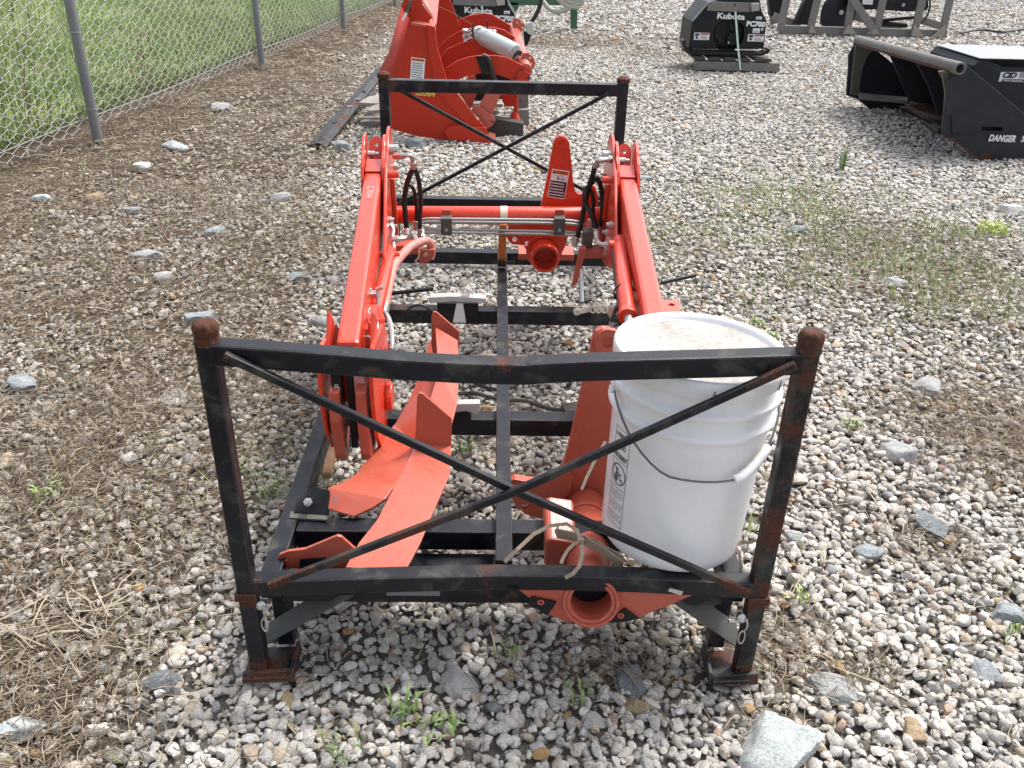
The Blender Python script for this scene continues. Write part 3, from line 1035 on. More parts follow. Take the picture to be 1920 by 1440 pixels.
def weed(u, v, h, n, spread, col, lab, lean, seed):
    r_ = random.Random(seed)
    P = pt(u, v, z=0)
    P.z = float(relief(np.array([P.x]), np.array([P.y]))[0])-.005
    mb = MB()
    h *= .8; n = int(n*.8)
    R = h*spread
    for i in range(n):
        a = r_.uniform(0, 6.283); d = R*math.sqrt(r_.random())*.8
        b = Vector((P.x+math.cos(a)*d, P.y+math.sin(a)*d, P.z))
        a2 = r_.uniform(0, 6.283); hh = h*r_.uniform(.45, 1.05); l = hh*lean*r_.uniform(.4, 1.1)
        w = r_.uniform(.0013, .0026)*(1.7 if lean > .95 else 1)
        dr = Vector((math.cos(a2), math.sin(a2), 0)); sd = Vector((-dr.y, dr.x, 0))*w
        m1 = b+dr*l*.35+Vector((0, 0, hh*.62)); tp = b+dr*l+Vector((0, 0, hh*(.95 if lean < .9 else .75)))
        mb.add([b-sd*.6, b+sd*.6, m1-sd, m1+sd, tp], [(0, 1, 3, 2), (2, 3, 4)])
    col = tuple(min(.5, c*1.35) for c in col)
    mt = MATS.get(('weed', col))
    if mt is None:
        mt = plain('weed_green', col, .6); MATS[('weed', col)] = mt
    me = mb.mesh('weed', Vector((P.x, P.y, P.z)), fix=False)
    me.materials.append(mt)
    o = bpy.data.objects.new('weed', me); COL.objects.link(o); o.location = P
    tag(o, lab, 'weed', 'weeds sprouting in the gravel')


for i, (u, v, h, n, sp, col, lab, lean) in enumerate(WEEDS):
    weed(u, v, h, n, sp, col, lab, lean, i)

# --- chain link fence
FEN = thing('chain_link_fence', 'galvanised chain link fence between the gravel yard and green field', 'fence', (-2.525, 4.296, 0))


def fx(y):
    return -2.525+0.105*(y-4.296)


for i, y in enumerate((1.31, 4.296, 7.262, 10.14, 13.1, 16.1)):
    mb = MB(); mb.tube([(fx(y), y, -.1), (fx(y), y, 1.9)], .030, 14)
    p = part('fence_post', mb, GALV, FEN, smooth=True)
    for z in (.18, .62, 1.06, 1.5):
        t = MB(); t.ring((fx(y), y, z), (0, .12, 1), .0325, .029, .004, 14)
        part('wire_tie', t, WIRE, p, smooth=True)


def chain_mesh():
    """each wire zigzags from bottom to top and hooks round its neighbours"""
    pitch, hgt, z0 = .066, .0345, .045
    y0, y1 = 2.2, 16.5
    k = int((y1-y0)/pitch); nz = int(1.75/hgt)
    r = .00165
    # rounded zigzag: straight run, tight bend, straight run back
    zz = (np.arange(nz)[:, None]+np.array([0, .10, .5, .90])[None]).ravel()
    fr = np.tile([0.0, .035, .5, .965], nz)
    odd = np.repeat(np.arange(nz) % 2, 4)
    V = []; F = []
    for i in range(k):
        yb = y0+i*pitch
        side = np.where(odd == i % 2, 1-fr, fr)
        yy = yb+pitch*side*1.03
        off = (side-.5)*.012
        z = z0+zz*hgt+0.012*math.sin(i*.05)
        P = np.stack([fx(yy)-.04+off, yy, z], -1)
        n = len(P)
        ring = np.array([(r, 0, 0), (0, 0, r*1.15), (-r, 0, 0), (0, 0, -r*1.15)])
        V.append((P[:, None, :]+ring[None]).reshape(-1, 3))
        a = np.arange(n-1)[:, None]*4+np.arange(4)[None]
        b = np.arange(n-1)[:, None]*4+(np.arange(4)[None]+1) % 4
        F.append((np.stack([a, b, b+4, a+4], -1)+i*n*4).reshape(-1, 4))
    o = np_mesh('chain_mesh', np.concatenate(V)-np.array([-2.525, 4.296, 0]), np.concatenate(F), WIRE)
    o.parent = FEN
    tag(o, kind='stuff')


chain_mesh()
mb = MB(); mb.tube([(fx(y)-.046, y, .115+.01*math.sin(y*2)) for y in np.arange(2.0, 16.6, .5)], .0025, 5)
part('tension_wire', mb, WIRE, FEN)


def fence_weed(x, y, h, seed, lab, col):
    r_ = random.Random(seed)
    mb = MB()
    for i in range(14):
        a = r_.uniform(0, 6.28); b = Vector((x+r_.gauss(0, .06), y+r_.gauss(0, .1), 0))
        t = b+Vector((math.cos(a)*.12, math.sin(a)*.15, h*r_.uniform(.6, 1)))
        mb.tube([b, (b+t)/2+Vector((r_.gauss(0, .02), r_.gauss(0, .02), 0)), t], [.003, .0022, .001], 4)
        for j in range(7):
            f = r_.uniform(.25, 1); p = b.lerp(t, f); d = Vector((r_.gauss(0, 1), r_.gauss(0, 1), r_.gauss(0, .6))).normalized()*r_.uniform(.03, .09)
            s = Vector((-d.y, d.x, 0)).normalized()*.006
            mb.add([p, p+d*.5+s, p+d, p+d*.5-s], [(0, 1, 2, 3)])
    me = mb.mesh('fence_weed', Vector((x, y, 0)), fix=False)
    me.materials.append(plain('fence_weed_green', col, .8))
    o = bpy.data.objects.new('weed', me); COL.objects.link(o); o.location = (x, y, 0)
    tag(o, lab, 'weed', 'tall weeds along the fence')


fence_weed(-3.05, 4.5, .85, 1, 'tall dry brown weed stalk behind the fence at the nearest post', (.17, .14, .08))
fence_weed(-3.0, 4.05, .6, 2, 'broad green weed behind the fence below the nearest post', (.14, .20, .06))
fence_weed(-2.75, 5.9, .6, 3, 'brownish weed behind the fence just right of the nearest post', (.20, .15, .09))
fence_weed(-2.95, 3.6, .75, 4, 'brown weed behind the fence at the left edge', (.15, .12, .07))
# ------------------------------------------------------------------ the steel shipping rack
HW = 0.47
RACK = thing('shipping_rack', 'worn black steel shipping rack of square tube with X-braced ends and rusty post caps', 'rack', (0, 1.15, 0))


def rpart(name, mb, mat, bev=.0025, parent=None, **k):
    return part(name, mb, mat, parent or RACK, bev, **k)


def front_frame():
    s = .032
    for sg in (-1, 1):
        x = sg*HW
        mb = MB(); mb.long((x, 0, .005), (x, 0, .722), 24, s, s, (0, 1, 0))
        p = rpart('post', mb, BLACK if sg < 0 else BLACK_R, .004, wear=(lambda q: max(0, 1-abs(q.z-.72)/.03)*.9+max(0, 1-abs(q.z-.21)/.05)*.8+max(0, 1-abs(q.z-.02)/.05)*.9+.30*max(0, 1-abs(q.z-.60)/.12)) if sg < 0 else (lambda q: max(0, 1-abs(q.z-.70)/.08)+max(0, 1-abs(q.z-.34)/.14)*.75+max(0, 1-abs(q.z-.22)/.05)+max(0, 1-abs(q.z-.02)/.05)))
        c = MB(); M = Matrix.Translation((x+.001, 0, .722)) @ Matrix.Rotation(.3*sg, 4, 'Z')
        c.lathe([(.0195, -.012), (.0218, -.008), (.0205, .004), (.0222, .015), (.0198, .025), (.012, .029), (.004, .028)], M, 7)
        rpart('post_cap', c, RUST, .005, p)
        c = MB()
        c.cbox((x, 0, .205), (s+.008, s+.008, .018))
        rpart('collar', c, RUST, .002, p)
    pts = [pt(u, v, y=0) for u, v in ((398, 658), (520, 667), (640, 676), (760, 686), (870, 692), (950, 694), (985, 695), (1010, 692.5), (1100, 688), (1200, 685), (1350, 681), (1504, 676))]
    mb = MB(); pts = [a.lerp(b, i/3) for a, b in zip(pts[:-1], pts[1:]) for i in range(3)]+[pts[-1]]
    mb.sweep(pts, .034, .037); rpart('top_rail', mb, BLACK, .004, wear=lambda q: .75*max(0, 1-abs(q.x+.42)/.06)+.8*max(0, 1-abs(q.x+.30)/.05)*(q.z < .70)+.6*max(0, 1-abs(q.x)/.06)+.5*max(0, 1-abs(q.x-.44)/.05))
    pts = [pt(u, v, y=0) for u, v in ((468, 1095), (640, 1089), (800, 1085), (940, 1082), (1060, 1083), (1200, 1087), (1418, 1099))]
    mb = MB(); pts = [a.lerp(b, i/3) for a, b in zip(pts[:-1], pts[1:]) for i in range(3)]+[pts[-1]]
    mb.sweep(pts, .034, .035); rpart('lower_rail', mb, BLACK, .004, wear=lambda q: .55*max(0, 1-abs(abs(q.x)-.44)/.06)+.3*max(0, 1-abs(q.x-.2)/.08))
    for a, b, m_, yo in (((420, 666), (1405, 1112), BLACK, -.026), ((1492, 684), (505, 1098), BLACK_R, -.040)):
        P, Q = pt(*a, y=-.025), pt(*b, y=-.025)
        mb = MB()
        mid = (P+Q)/2+Vector((0, yo+.025-.004, -.004))
        mb.sweep([P.lerp(mid, i/8) for i in range(9)]+[mid.lerp(Q, i/8) for i in range(1, 9)], .011, .0135)
        rpart('brace', mb, m_, .002, wear=lambda q: max(0, 1-(q-Q).length/.16)*1.1+max(0, 1-(q-P).length/.10)*.8)
    # ground feet and the lower knee braces
    for sg, lab in ((-1, None), (1, None)):
        x = sg*HW
        mb = MB()
        x0, x1 = (x-.028, x+.062) if sg < 0 else (x-.062, x+.028)
        mb.prism([(x0, -.032, 0), (x1, -.026, 0), (x1-.004*sg, .055, 0), (x0, .05, 0)], (0, 0, .012))
        mb.prism([(x0, -.034, 0.002), (x1, -.028, .002), (x1, -.022, .026), (x0, -.026, .022)], (0, .007, 0))
        mb.prism([(x1 if sg < 0 else x0, -.028, .002), (x1 if sg < 0 else x0, .055, .002), (x1 if sg < 0 else x0, .05, .032), (x1 if sg < 0 else x0, -.02, .024)], (-sg*.007, 0, 0))
        rpart('foot_plate', mb, BLACK_R, .002, wear=lambda q: .25+.75*max(0, 1-q.z/.02 if q.y < -.02 else 0))
        # stub leg of the base, just behind the post
        mb = MB(); xx = x-sg*.035
        mb.box((xx-.017, .064, .005), (xx+.017, .098, .165)); rpart('base_leg', mb, BLACK, .003)
        # knee brace: flat bar from leg bottom to the front rail
        q = [(489, 1214), (505, 1166), (596, 1112), (664, 1116)] if sg < 0 else [(1388, 1218), (1380, 1166), (1296, 1110), (1250, 1122)]
        P = [pt(q[0][0], q[0][1], y=.022), pt(q[1][0], q[1][1], y=.060), pt(q[2][0], q[2][1], y=.060), pt(q[3][0], q[3][1], y=.022)]
        mb = MB(); mb.prism(P, (0, .004, -.004)); rpart('knee_brace', mb, BRACE_G, .001)
    # lynch pins
    for u, v in ((492, 1140), (1388, 1164)):
        c = pt(u, v, y=-.005)
        mb = MB(); mb.tube([c+Vector((-.022, 0, 0)), c+Vector((.012, 0, 0))], .0045, 10)
        mb.lathe([(.009, -.008), (.0095, .004), (.004, .008)], Matrix.Translation(c+Vector((0, -.004, .012))) @ Matrix.Rotation(1.3, 4, 'X'), 12)
        p = rpart('locking_pin', mb, STEEL, 0, smooth=True)
        mb = MB()
        ring = [c+Vector((.004+.006*math.cos(a), -.012, -.030+.016*math.sin(a))) for a in np.linspace(0, 6.2, 14)]
        mb.tube(ring, .0016, 6)
        mb.tube([c+Vector((.006, -.012, .018)), c+Vector((.010, -.014, 0)), c+Vector((.006, -.012, -.016))], .0018, 6, smooth=3)
        rpart('pin_ring', mb, STEEL, 0, p, smooth=True)


def base_frame():
    zt = .21; h = .050
    for sg in (-1, 1):
        mb = MB(); x = sg*.440
        mb.box((x-.019, .030, zt-h), (x+.019, 2.31, zt)); rpart('side_rail', mb, BLACK, .003)
    mb = MB(); mb.box((-.42, .035, zt-h-.012), (.42, .065, zt-.013)); fr = rpart('cross_rail', mb, BLACK, .002)
    mb = MB(); a = pt(724, 1101, y=.033); b = pt(825, 1117, y=.033)
    mb.box((a.x, .0325, b.z), (b.x, .035, a.z)); rpart('blank_plate', mb, GALV, 0, fr)
    for y, th in ((.175, .045), (.615, .050), (1.275, .045), (1.80, .05), (2.26, .05)):
        mb = MB(); mb.box((-.42, y, zt-h), (.42, y+.045, zt-.003)); rpart('cross_rail', mb, BLACK, .003)
    mb = MB(); mb.box((-.0165, .066, zt-.001), (.0165, 1.80, zt+.018)); rpart('centre_rail', mb, BLACK, .002)
    # dusty tray between the first rails
    mb = MB(); mb.box((-.415, .068, .150), (-.02, .170, .156)); rpart('tray', mb, BLACK, .001)
    for sg in (-1, 1):
        for y in (2.22,):
            mb = MB(); mb.box((sg*.44-.018, y, .0), (sg*.44+.018, y+.036, zt-h)); rpart('base_leg', mb, BLACK, .003)


def rear_frame():
    yr = 2.327; s = .040
    for sg in (-1, 1):
        x = sg*HW
        mb = MB(); mb.box((x-s/2, yr-s/2, .005), (x+s/2, yr+s/2, .725)); p = rpart('post', mb, BLACK, .003)
        c = MB(); c.lathe([(.025, 0), (.027, .004), (.027, .018), (.012, .026)], Matrix.Translation((x, yr, .725)), 9)
        rpart('post_cap', c, RUST, .002, p)
    mb = MB(); mb.box((-HW+s/2, yr-.022, .677), (HW-s/2, yr+.022, .723)); rpart('top_rail', mb, BLACK, .003)
    mb = MB(); mb.box((-HW+s/2, yr-.022, .21), (HW-s/2, yr+.022, .255)); rpart('lower_rail', mb, BLACK, .003)
    for a, b, dy in (((752, 170), (1135, 378), .028), ((1140, 176), (738, 388), .0415)):
        P, Q = pt(*a, y=yr-dy), pt(*b, y=yr-dy)
        mb = MB(); mb.sweep([P, Q], .012, .014); rpart('brace', mb, BLACK, .001)


front_frame(); base_frame(); rear_frame()

# ------------------------------------------------------------------ the loader frame lying in the rack
LOADER = thing('front_loader_frame', 'glossy orange loader frame of two arms and a cross tube lying in the rack', 'loader', (0, 1.1, .21))


def lp(name, mb, mat, bev=.0015, parent=None, **k):
    return part(name, mb, mat, parent or LOADER, bev, **k)


def arc(c, r, a0, a1, n=10):
    return [(c[0]+r*math.cos(a0+(a1-a0)*i/n), c[1]+r*math.sin(a0+(a1-a0)*i/n)) for i in range(n+1)]


ARM = {}


def boom(sg, low, knee):
    """low, knee: points on the middle of the arm's top face"""
    T0, T1 = Vector(low), Vector(knee)
    t = (T1-T0).normalized()
    side = t.cross(Vector((0, 0, 1))).normalized()
    up = side.cross(t)
    w, h = .050, .165

    def L(s, n, o=0):
        return T1+t*s+up*n+side*o
    inn = -sg          # side vector points to +x
    fr = MB(); fr.sweep([T0-t*.02-up*h/2, T1+t*.015-up*h/2], w, h, up)
    arm = lp('boom_arm', fr, ORANGE, .009)
    # cap plate folded over the rear end of the box
    mb = MB(); mb.prism([L(-.075, .003, -w/2+.002), L(-.075, .003, w/2-.002), L(.012, .006, w/2-.002), L(.012, .006, -w/2+.002)], up*.003)
    mb.prism([L(.013, .006, -w/2+.002), L(.013, .006, w/2-.002), L(.013, -.10, w/2-.002), L(.013, -.10, -w/2+.002)], t*.004)
    lp('end_cap', mb, ORANGE, .001, arm)
    # knee plates
    prof = [(-.13, -.105), (-.10, -.01), (-.075, .018)]+[(-.05+0*1, .036)]+arc((.050, -.035), .100, 2.2, -.15, 14)+[(.17, -.12), (.19, -.24), (.10, -.30), (-.01, -.22)]
    for o, nm in ((inn*(w/2+.001), 'in'), (-inn*(w/2+.001), 'out')):
        e = o+(.009 if o > 0 else -.009)
        mb = MB(); mb.prism([L(s, n, o) for s, n in prof], side*(.009 if o > 0 else -.009), holes=[circle(L(.075, .0, o), side, .012, 12)])
        lp('knee_plate', mb, ORANGE, .0015, label='inner knee plate with pin heads' if nm == 'in' else None)
    # broad rounded inner side plate reaching back and down to the cross tube
    gp = [(-.38, -.150), (-.18, -.03), (-.085, .020)]+arc((.105, -.105), .172, 2.2, -.5, 20)+[(.30, -.28), (.26, -.34), (.06, -.34), (-.08, -.29), (-.24, -.22)]
    mb = MB(); mb.prism([L(s, n, inn*(w/2+.0105)) for s, n in gp], side*inn*.008)
    lp('side_plate', mb, ORANGE, .002)
    for s_, n_ in ((.22, -.10), (.20, -.26), (-.02, -.20), (-.14, -.12)):
        mb = MB(); c = L(s_, n_, inn*(w/2+.018)); mb.tube([c, c+side*inn*.008], .011, 6); mb.tube([c+side*inn*.008, c+side*inn*.016], .006, 8)
        lp('bolt', mb, STEEL, .0005)
    mb = MB(); mb.prism([L(s, n, inn*(w/2+.0195)) for s, n in ((.02, -.06), (.06, -.06), (.13, -.31), (.08, -.32))], side*inn*.012)
    lp('stiffener', mb, ORANGE, .002)
    # boss and cylinder eye between the plates
    mb = MB(); c = L(.105, .015, 0); nt_ = (CAM-c).normalized(); nt_ = (nt_+up*.3).normalized()
    u_ = side.cross(nt_).normalized()
    u_ = u_ if u_.dot(up) > 0 else -u_
    mb.prism([c+side*(.0215*math.cos(a))+u_*(.026*math.sin(a)) for a in np.linspace(0, math.pi, 18)]+[c-side*.0215-u_*.05, c+side*.0215-u_*.05], nt_*.012, [circle(c, nt_, .007, 12)])
    b = lp('pin_tab', mb, ORANGE, .002)
    mb = MB(); c = L(.045, .012, -.022); mb.tube([c, c+side*.022], .009, 10); mb.tube([c+side*.024, c+side*.034], .006, 10)
    mb.tube([c+side*.01, c+side*.01-up*.03], .006, 8)
    lp('grease_fitting', mb, STEEL, 0, b, smooth=True)
    # pins on the inner face
    a = inn*(w/2+.010)
    for s, n, r, ln, mt in ((.06, .020, .0165, .036, PIPE), (-.05, -.015, .011, .040, ORANGE)):
        mb = MB(); c = L(s, n, a); mb.tube([c, c+side*inn*ln], r, 16)
        p = lp('pin', mb, mt, .001)
    # rear leg of the boom going down towards the tractor end
    mb = MB(); mb.sweep([L(.10, -.10, 0), L(.19, -.30, 0)], w, .09, t); lp('boom_rear', mb, ORANGE, .006)
    ARM[sg] = dict(L=L, t=t, up=up, side=side, inn=inn, T0=T0, T1=T1)
    return arm


ARM_L = boom(-1, pt(653, 632, y=.47), pt(702, 306, y=1.42))
ARM_R = boom(1, pt(1242, 655, y=.40), pt(1174, 318, y=1.42))

# chalk scrawl on the left arm
mb = MB()
Lf, a_ = ARM[-1]['L'], ARM[-1]
lettering(mb, 'C7044', .030, Lf(-.22, .004, .0), -a_['t'], a_['side'], -.0008, .0005)
lp('chalk_mark', mb, BAG, 0, ARM_L)

# cross tube
A, B = pt(742, 403, y=1.60), pt(1160, 405, y=1.60)
mb = MB(); mb.tube([A, B], .030, 28); TUBE = lp('cross_tube', mb, ORANGE, .001, smooth=True)
mid = pt(945, 404, y=1.60); ax = (B-A).normalized()
mb = MB(); mb.ring(mid-ax*.012, ax, .0315, .0302, .024); lp('tape_band', mb, CREAM, 0, TUBE, smooth=True)
# hydraulic lines in front of the tube
yh = 1.545
for k, (v0, v1) in enumerate(((410, 413), (416, 419), (430, 434), (436, 440))):
    P = [pt(u, v, y=yh+.006*(k % 2)) for u, v in ((792, v0+2), (806, v0), (840, v0+.5), (950, (v0+v1)/2), (1050, v1), (1078, v1+2), (1090, v1+5))]
    mb = MB(); mb.tube(P, .0048, 10, smooth=4); lp('hydraulic_pipe', mb, PIPE, 0, smooth=True)
for u in (837, 1049):
    c = pt(u, 425, y=yh-.010)
    mb = MB(); mb.cbox(c, (.036, .010, .058)); mb.cbox(c+Vector((0, .016, .027)), (.036, .03, .006))
    p = lp('pipe_clamp', mb, OLIVE, .002)
    mb = MB(); mb.tube([c+Vector((0, -.012, -.008)), c+Vector((0, -.004, -.008))], .006, 6); lp('bolt', mb, STEEL, 0, p)
    d = pt(u, 404, y=yh+.02)
    mb = MB(); mb.cbox(d+Vector((0, .004, -.006)), (.030, .008, .05)); lp('weld_tab', mb, ORANGE_B, .002, TUBE)

# hoses
HOSES_L = [
    (RUBBER, .0085, [(776, 312, 1.44), (770, 326, 1.44), (763, 345, 1.46), (758, 375, 1.48), (760, 400, 1.48), (762, 425, 1.48), (764, 440, 1.48)]),
    (RUBBER, .0075, [(776, 312, 1.45), (783, 330, 1.46), (787, 352, 1.48), (789, 380, 1.50), (787, 410, 1.5), (788, 435, 1.5)]),
    (RUBBER, .0060, [(764, 345, 1.50), (774, 352, 1.5), (779, 370, 1.52), (781, 395, 1.53), (780, 420, 1.54)]),
]
HOSES_R = [
    (RUBBER, .0085, [(1118, 296, 1.44), (1114, 318, 1.45), (1106, 345, 1.46), (1100, 368, 1.48), (1094, 395, 1.5), (1088, 425, 1.5), (1080, 450, 1.5)]),
    (RUBBER, .0085, [(1098, 350, 1.44), (1096, 370, 1.43), (1100, 385, 1.43), (1109, 402, 1.42), (1116, 420, 1.42), (1119, 434, 1.42)]),
    (RUBBER, .0085, [(1108, 345, 1.50), (1116, 334, 1.5), (1124, 342, 1.5), (1129, 365, 1.5), (1130, 390, 1.5), (1127, 415, 1.5), (1122, 430, 1.5)]),
    (RUBBER, .0065, [(1100, 352, 1.47), (1108, 358, 1.47), (1112, 372, 1.47), (1112, 395, 1.49), (1110, 430, 1.50)]),
]
for mt, r, P in HOSES_L+HOSES_R:
    mb = MB(); mb.tube([pt(u, v, y=y) for u, v, y in P], r, 10, smooth=4)
    h = lp('hydraulic_hose', mb, mt, 0, smooth=True)
    e = [pt(u, v, y=y) for u, v, y in P]
    mb = MB(); d = (e[-1]-e[-2]).normalized(); mb.tube([e[-1]-d*.012, e[-1]+d*.022], r*1.25, 10)
    lp('ferrule', mb, STEEL, .001, h)
# knee fittings that the hoses start from
for sg, P in ((-1, [(738, 293, 1.44), (757, 292, 1.41), (766, 291, 1.40), (772, 295, 1.41), (774, 304, 1.42), (776, 314, 1.43)]), (1, [(1156, 299, 1.44), (1137, 299, 1.41), (1124, 300, 1.40), (1118, 303, 1.41), (1117, 312, 1.42)])):
    Q = [pt(u, v, y=y) for u, v, y in P]
    mb = MB(); mb.tube(Q, .0075, 10, smooth=3); mb.tube([Q[0].lerp(Q[1], .2), Q[0].lerp(Q[1], .9)], .012, 6)
    mb.tube([Q[-2], Q[-1]], .011, 6)
    lp('elbow_fitting', mb, STEEL, .001, smooth=False)
# elbows at the cylinders (left: 740-775,445 ; right 1120-1145, 455)
for P in ([(735, 449, 1.25), (748, 448, 1.25), (758, 447, 1.26), (763, 441, 1.27), (764, 430, 1.28)], [(1142, 459, 1.27), (1132, 459, 1.27), (1124, 456, 1.28), (1120, 447, 1.29), (1118, 434, 1.30)]):
    Q = [pt(u, v, y=y) for u, v, y in P]
    mb = MB(); mb.tube(Q, .0070, 10, smooth=3); mb.tube([Q[0], Q[1]], .012, 6); mb.tube([Q[-2], Q[-1]], .0105, 10)
    lp('elbow_fitting', mb, STEEL, .001)
# grey-olive valve bracket at the right of the tube
P = [pt(u, v, y=1.43) for u, v in ((1092, 463), (1095, 436), (1114, 432), (1110, 466))]
mb = MB(); mb.prism(P, (0, .05, 0)); vb = lp('valve_bracket', mb, OLIVE, .002)
P = [pt(u, v, y=1.455) for u, v in ((1101, 436), (1103, 414), (1109, 414), (1111, 434))]
mb = MB(); mb.prism(P, (0, .03, 0)); lp('valve_tab', mb, PINKISH, .002, vb)
# red parking-stand struts under the right end
P = [pt(u, v, y=1.38) for u, v in ((1100, 466), (1083, 530), (1072, 540), (1075, 528), (1088, 466))]
mb = MB(); mb.prism(P, (0, .03, 0)); lp('stand_strut', mb, ORANGE_B, .002)
P = [pt(u, v, y=1.40) for u, v in ((1094, 472), (1130, 470), (1130, 484), (1094, 486))]
mb = MB(); mb.prism(P, (0, .06, 0)); lp('stand_plate', mb, ORANGE_B, .002)
mb = MB(); mb.tube([pt(1090, 505, y=1.2), pt(1091, 540, y=1.18)], [.005, .006], 8); mb.tube([pt(1090, 520, y=1.19), pt(1091, 566, y=1.15)], .0075, 8); lp('stand_pin', mb, STEEL, 0, smooth=True)


def rod_cylinder(P0, P1, r, rr, P2):
    mb = MB(); mb.tube([P0, P1], r, 20); c = lp('bucket_cylinder', mb, ORANGE, .002, smooth=True)
    d = (P1-P0).normalized()
    mb = MB(); mb.tube([P1-d*.012, P1+d*.014], r*1.12, 20); lp('gland', mb, ORANGE, .002, c)
    mb = MB(); mb.tube([P1, P2], rr, 14); lp('rod', mb, STEEL, 0, c, smooth=True)
    mb = MB(); mb.tube([P0+d*.03-Vector((.03, 0, 0)), P0+d*.03+Vector((.03, 0, 0))], r*.62, 12); lp('port', mb, ORANGE, .001, c)
    return c


# bucket cylinder slung under the inside of each arm
CYL_R = rod_cylinder(pt(1161, 452, y=1.08), pt(1177, 590, y=.62), .020, .012, pt(1186, 640, y=.52))
CYL_L = rod_cylinder(pt(732, 470, y=1.16), pt(702, 600, y=.72), .017, .012, pt(688, 640, y=.58))
# hose with printed sleeve along the right cylinder
P = [(1152, 470, 1.02), (1154, 500, .93), (1158, 530, .84), (1162, 560, .75), (1162, 580, .70)]
mb = MB(); mb.tube([pt(u, v, y=y) for u, v, y in P], .0085, 12, smooth=4); sl = lp('printed_hose', mb, RUBBER, 0, smooth=True)
P3 = [pt(u, v, y=y) for u, v, y in P]
mb = MB()
Q = [pt(u, v, y=y-.012) for u, v, y in ((1153, 474, 1.015), (1155, 503, .925), (1159, 530, .84), (1162, 552, .775))]
for a, b in zip(Q[:-1], Q[1:]):
    s = Vector((1, 0, .0)); s = (s-(b-a).normalized()*s.dot((b-a).normalized())).normalized()*.0055
    mb.add([a-s, a+s, b+s, b-s], [(0, 1, 2, 3)])
st_ = lp('printed_band', mb, LABEL, 0, sl)
mb = MB()
for (a, b), s_ in zip(zip(Q[:-1], Q[1:]), ('2000 PSI', '13.8 MPa', 'WP 1/4')):
    d = (b-a).normalized(); nn = (CAM-(a+b)/2).normalized(); upv = nn.cross(d)
    lettering(mb, s_, .0085, (a+b)/2+nn*.0012, d, upv, .0001, .0005, width=(b-a).length*.7)
lp('hose_print', mb, INK, 0, sl)
mb = MB(); d = (P3[3]-P3[2]).normalized(); mb.ring(pt(1170, 548, y=.76), d, .0265, .024, .008); lp('zip_tie', mb, RUBBER, 0, CYL_R, smooth=True)
# silver couplers right in front of the bucket
for P, r in (([(1200, 584, .80), (1182, 566, .80), (1166, 568, .80), (1152, 574, .80), (1147, 590, .80), (1152, 604, .81)], .0095),
             ([(1205, 590, .78), (1188, 592, .78), (1168, 596, .78), (1152, 606, .79), (1148, 622, .80), (1156, 640, .82)], .0095)):
    Q = [pt(u, v, y=y) for u, v, y in P]
    mb = MB(); mb.tube(Q, r*.8, 10, smooth=4); mb.tube([Q[1].lerp(Q[0], .3), Q[1].lerp(Q[2], .6)], r*1.5, 6); mb.tube([Q[3], Q[4]], r*1.4, 10)
    lp('elbow_fitting', mb, STEEL, .001)
mb = MB(); mb.tube([pt(u, v, y=y) for u, v, y in ((1150, 598, .80), (1162, 600, .76), (1170, 612, .76), (1180, 622, .77))], .010, 10, smooth=4)
lp('hydraulic_hose', mb, RUBBER, 0, smooth=True)
# mounting tab on the outside of the right arm
zt_ = pt(1258, 575, y=.62).z
P = [pt(u, v, z=zt_) for u, v in ((1215, 562), (1270, 562), (1275, 568), (1276, 604), (1215, 604))]
mb = MB(); mb.prism(P, (0, 0, -.008), holes=[circle(pt(1259, 571, z=zt_), (0, 0, 1), .008, 12)]); lp('mounting_tab', mb, ORANGE_B, .001)


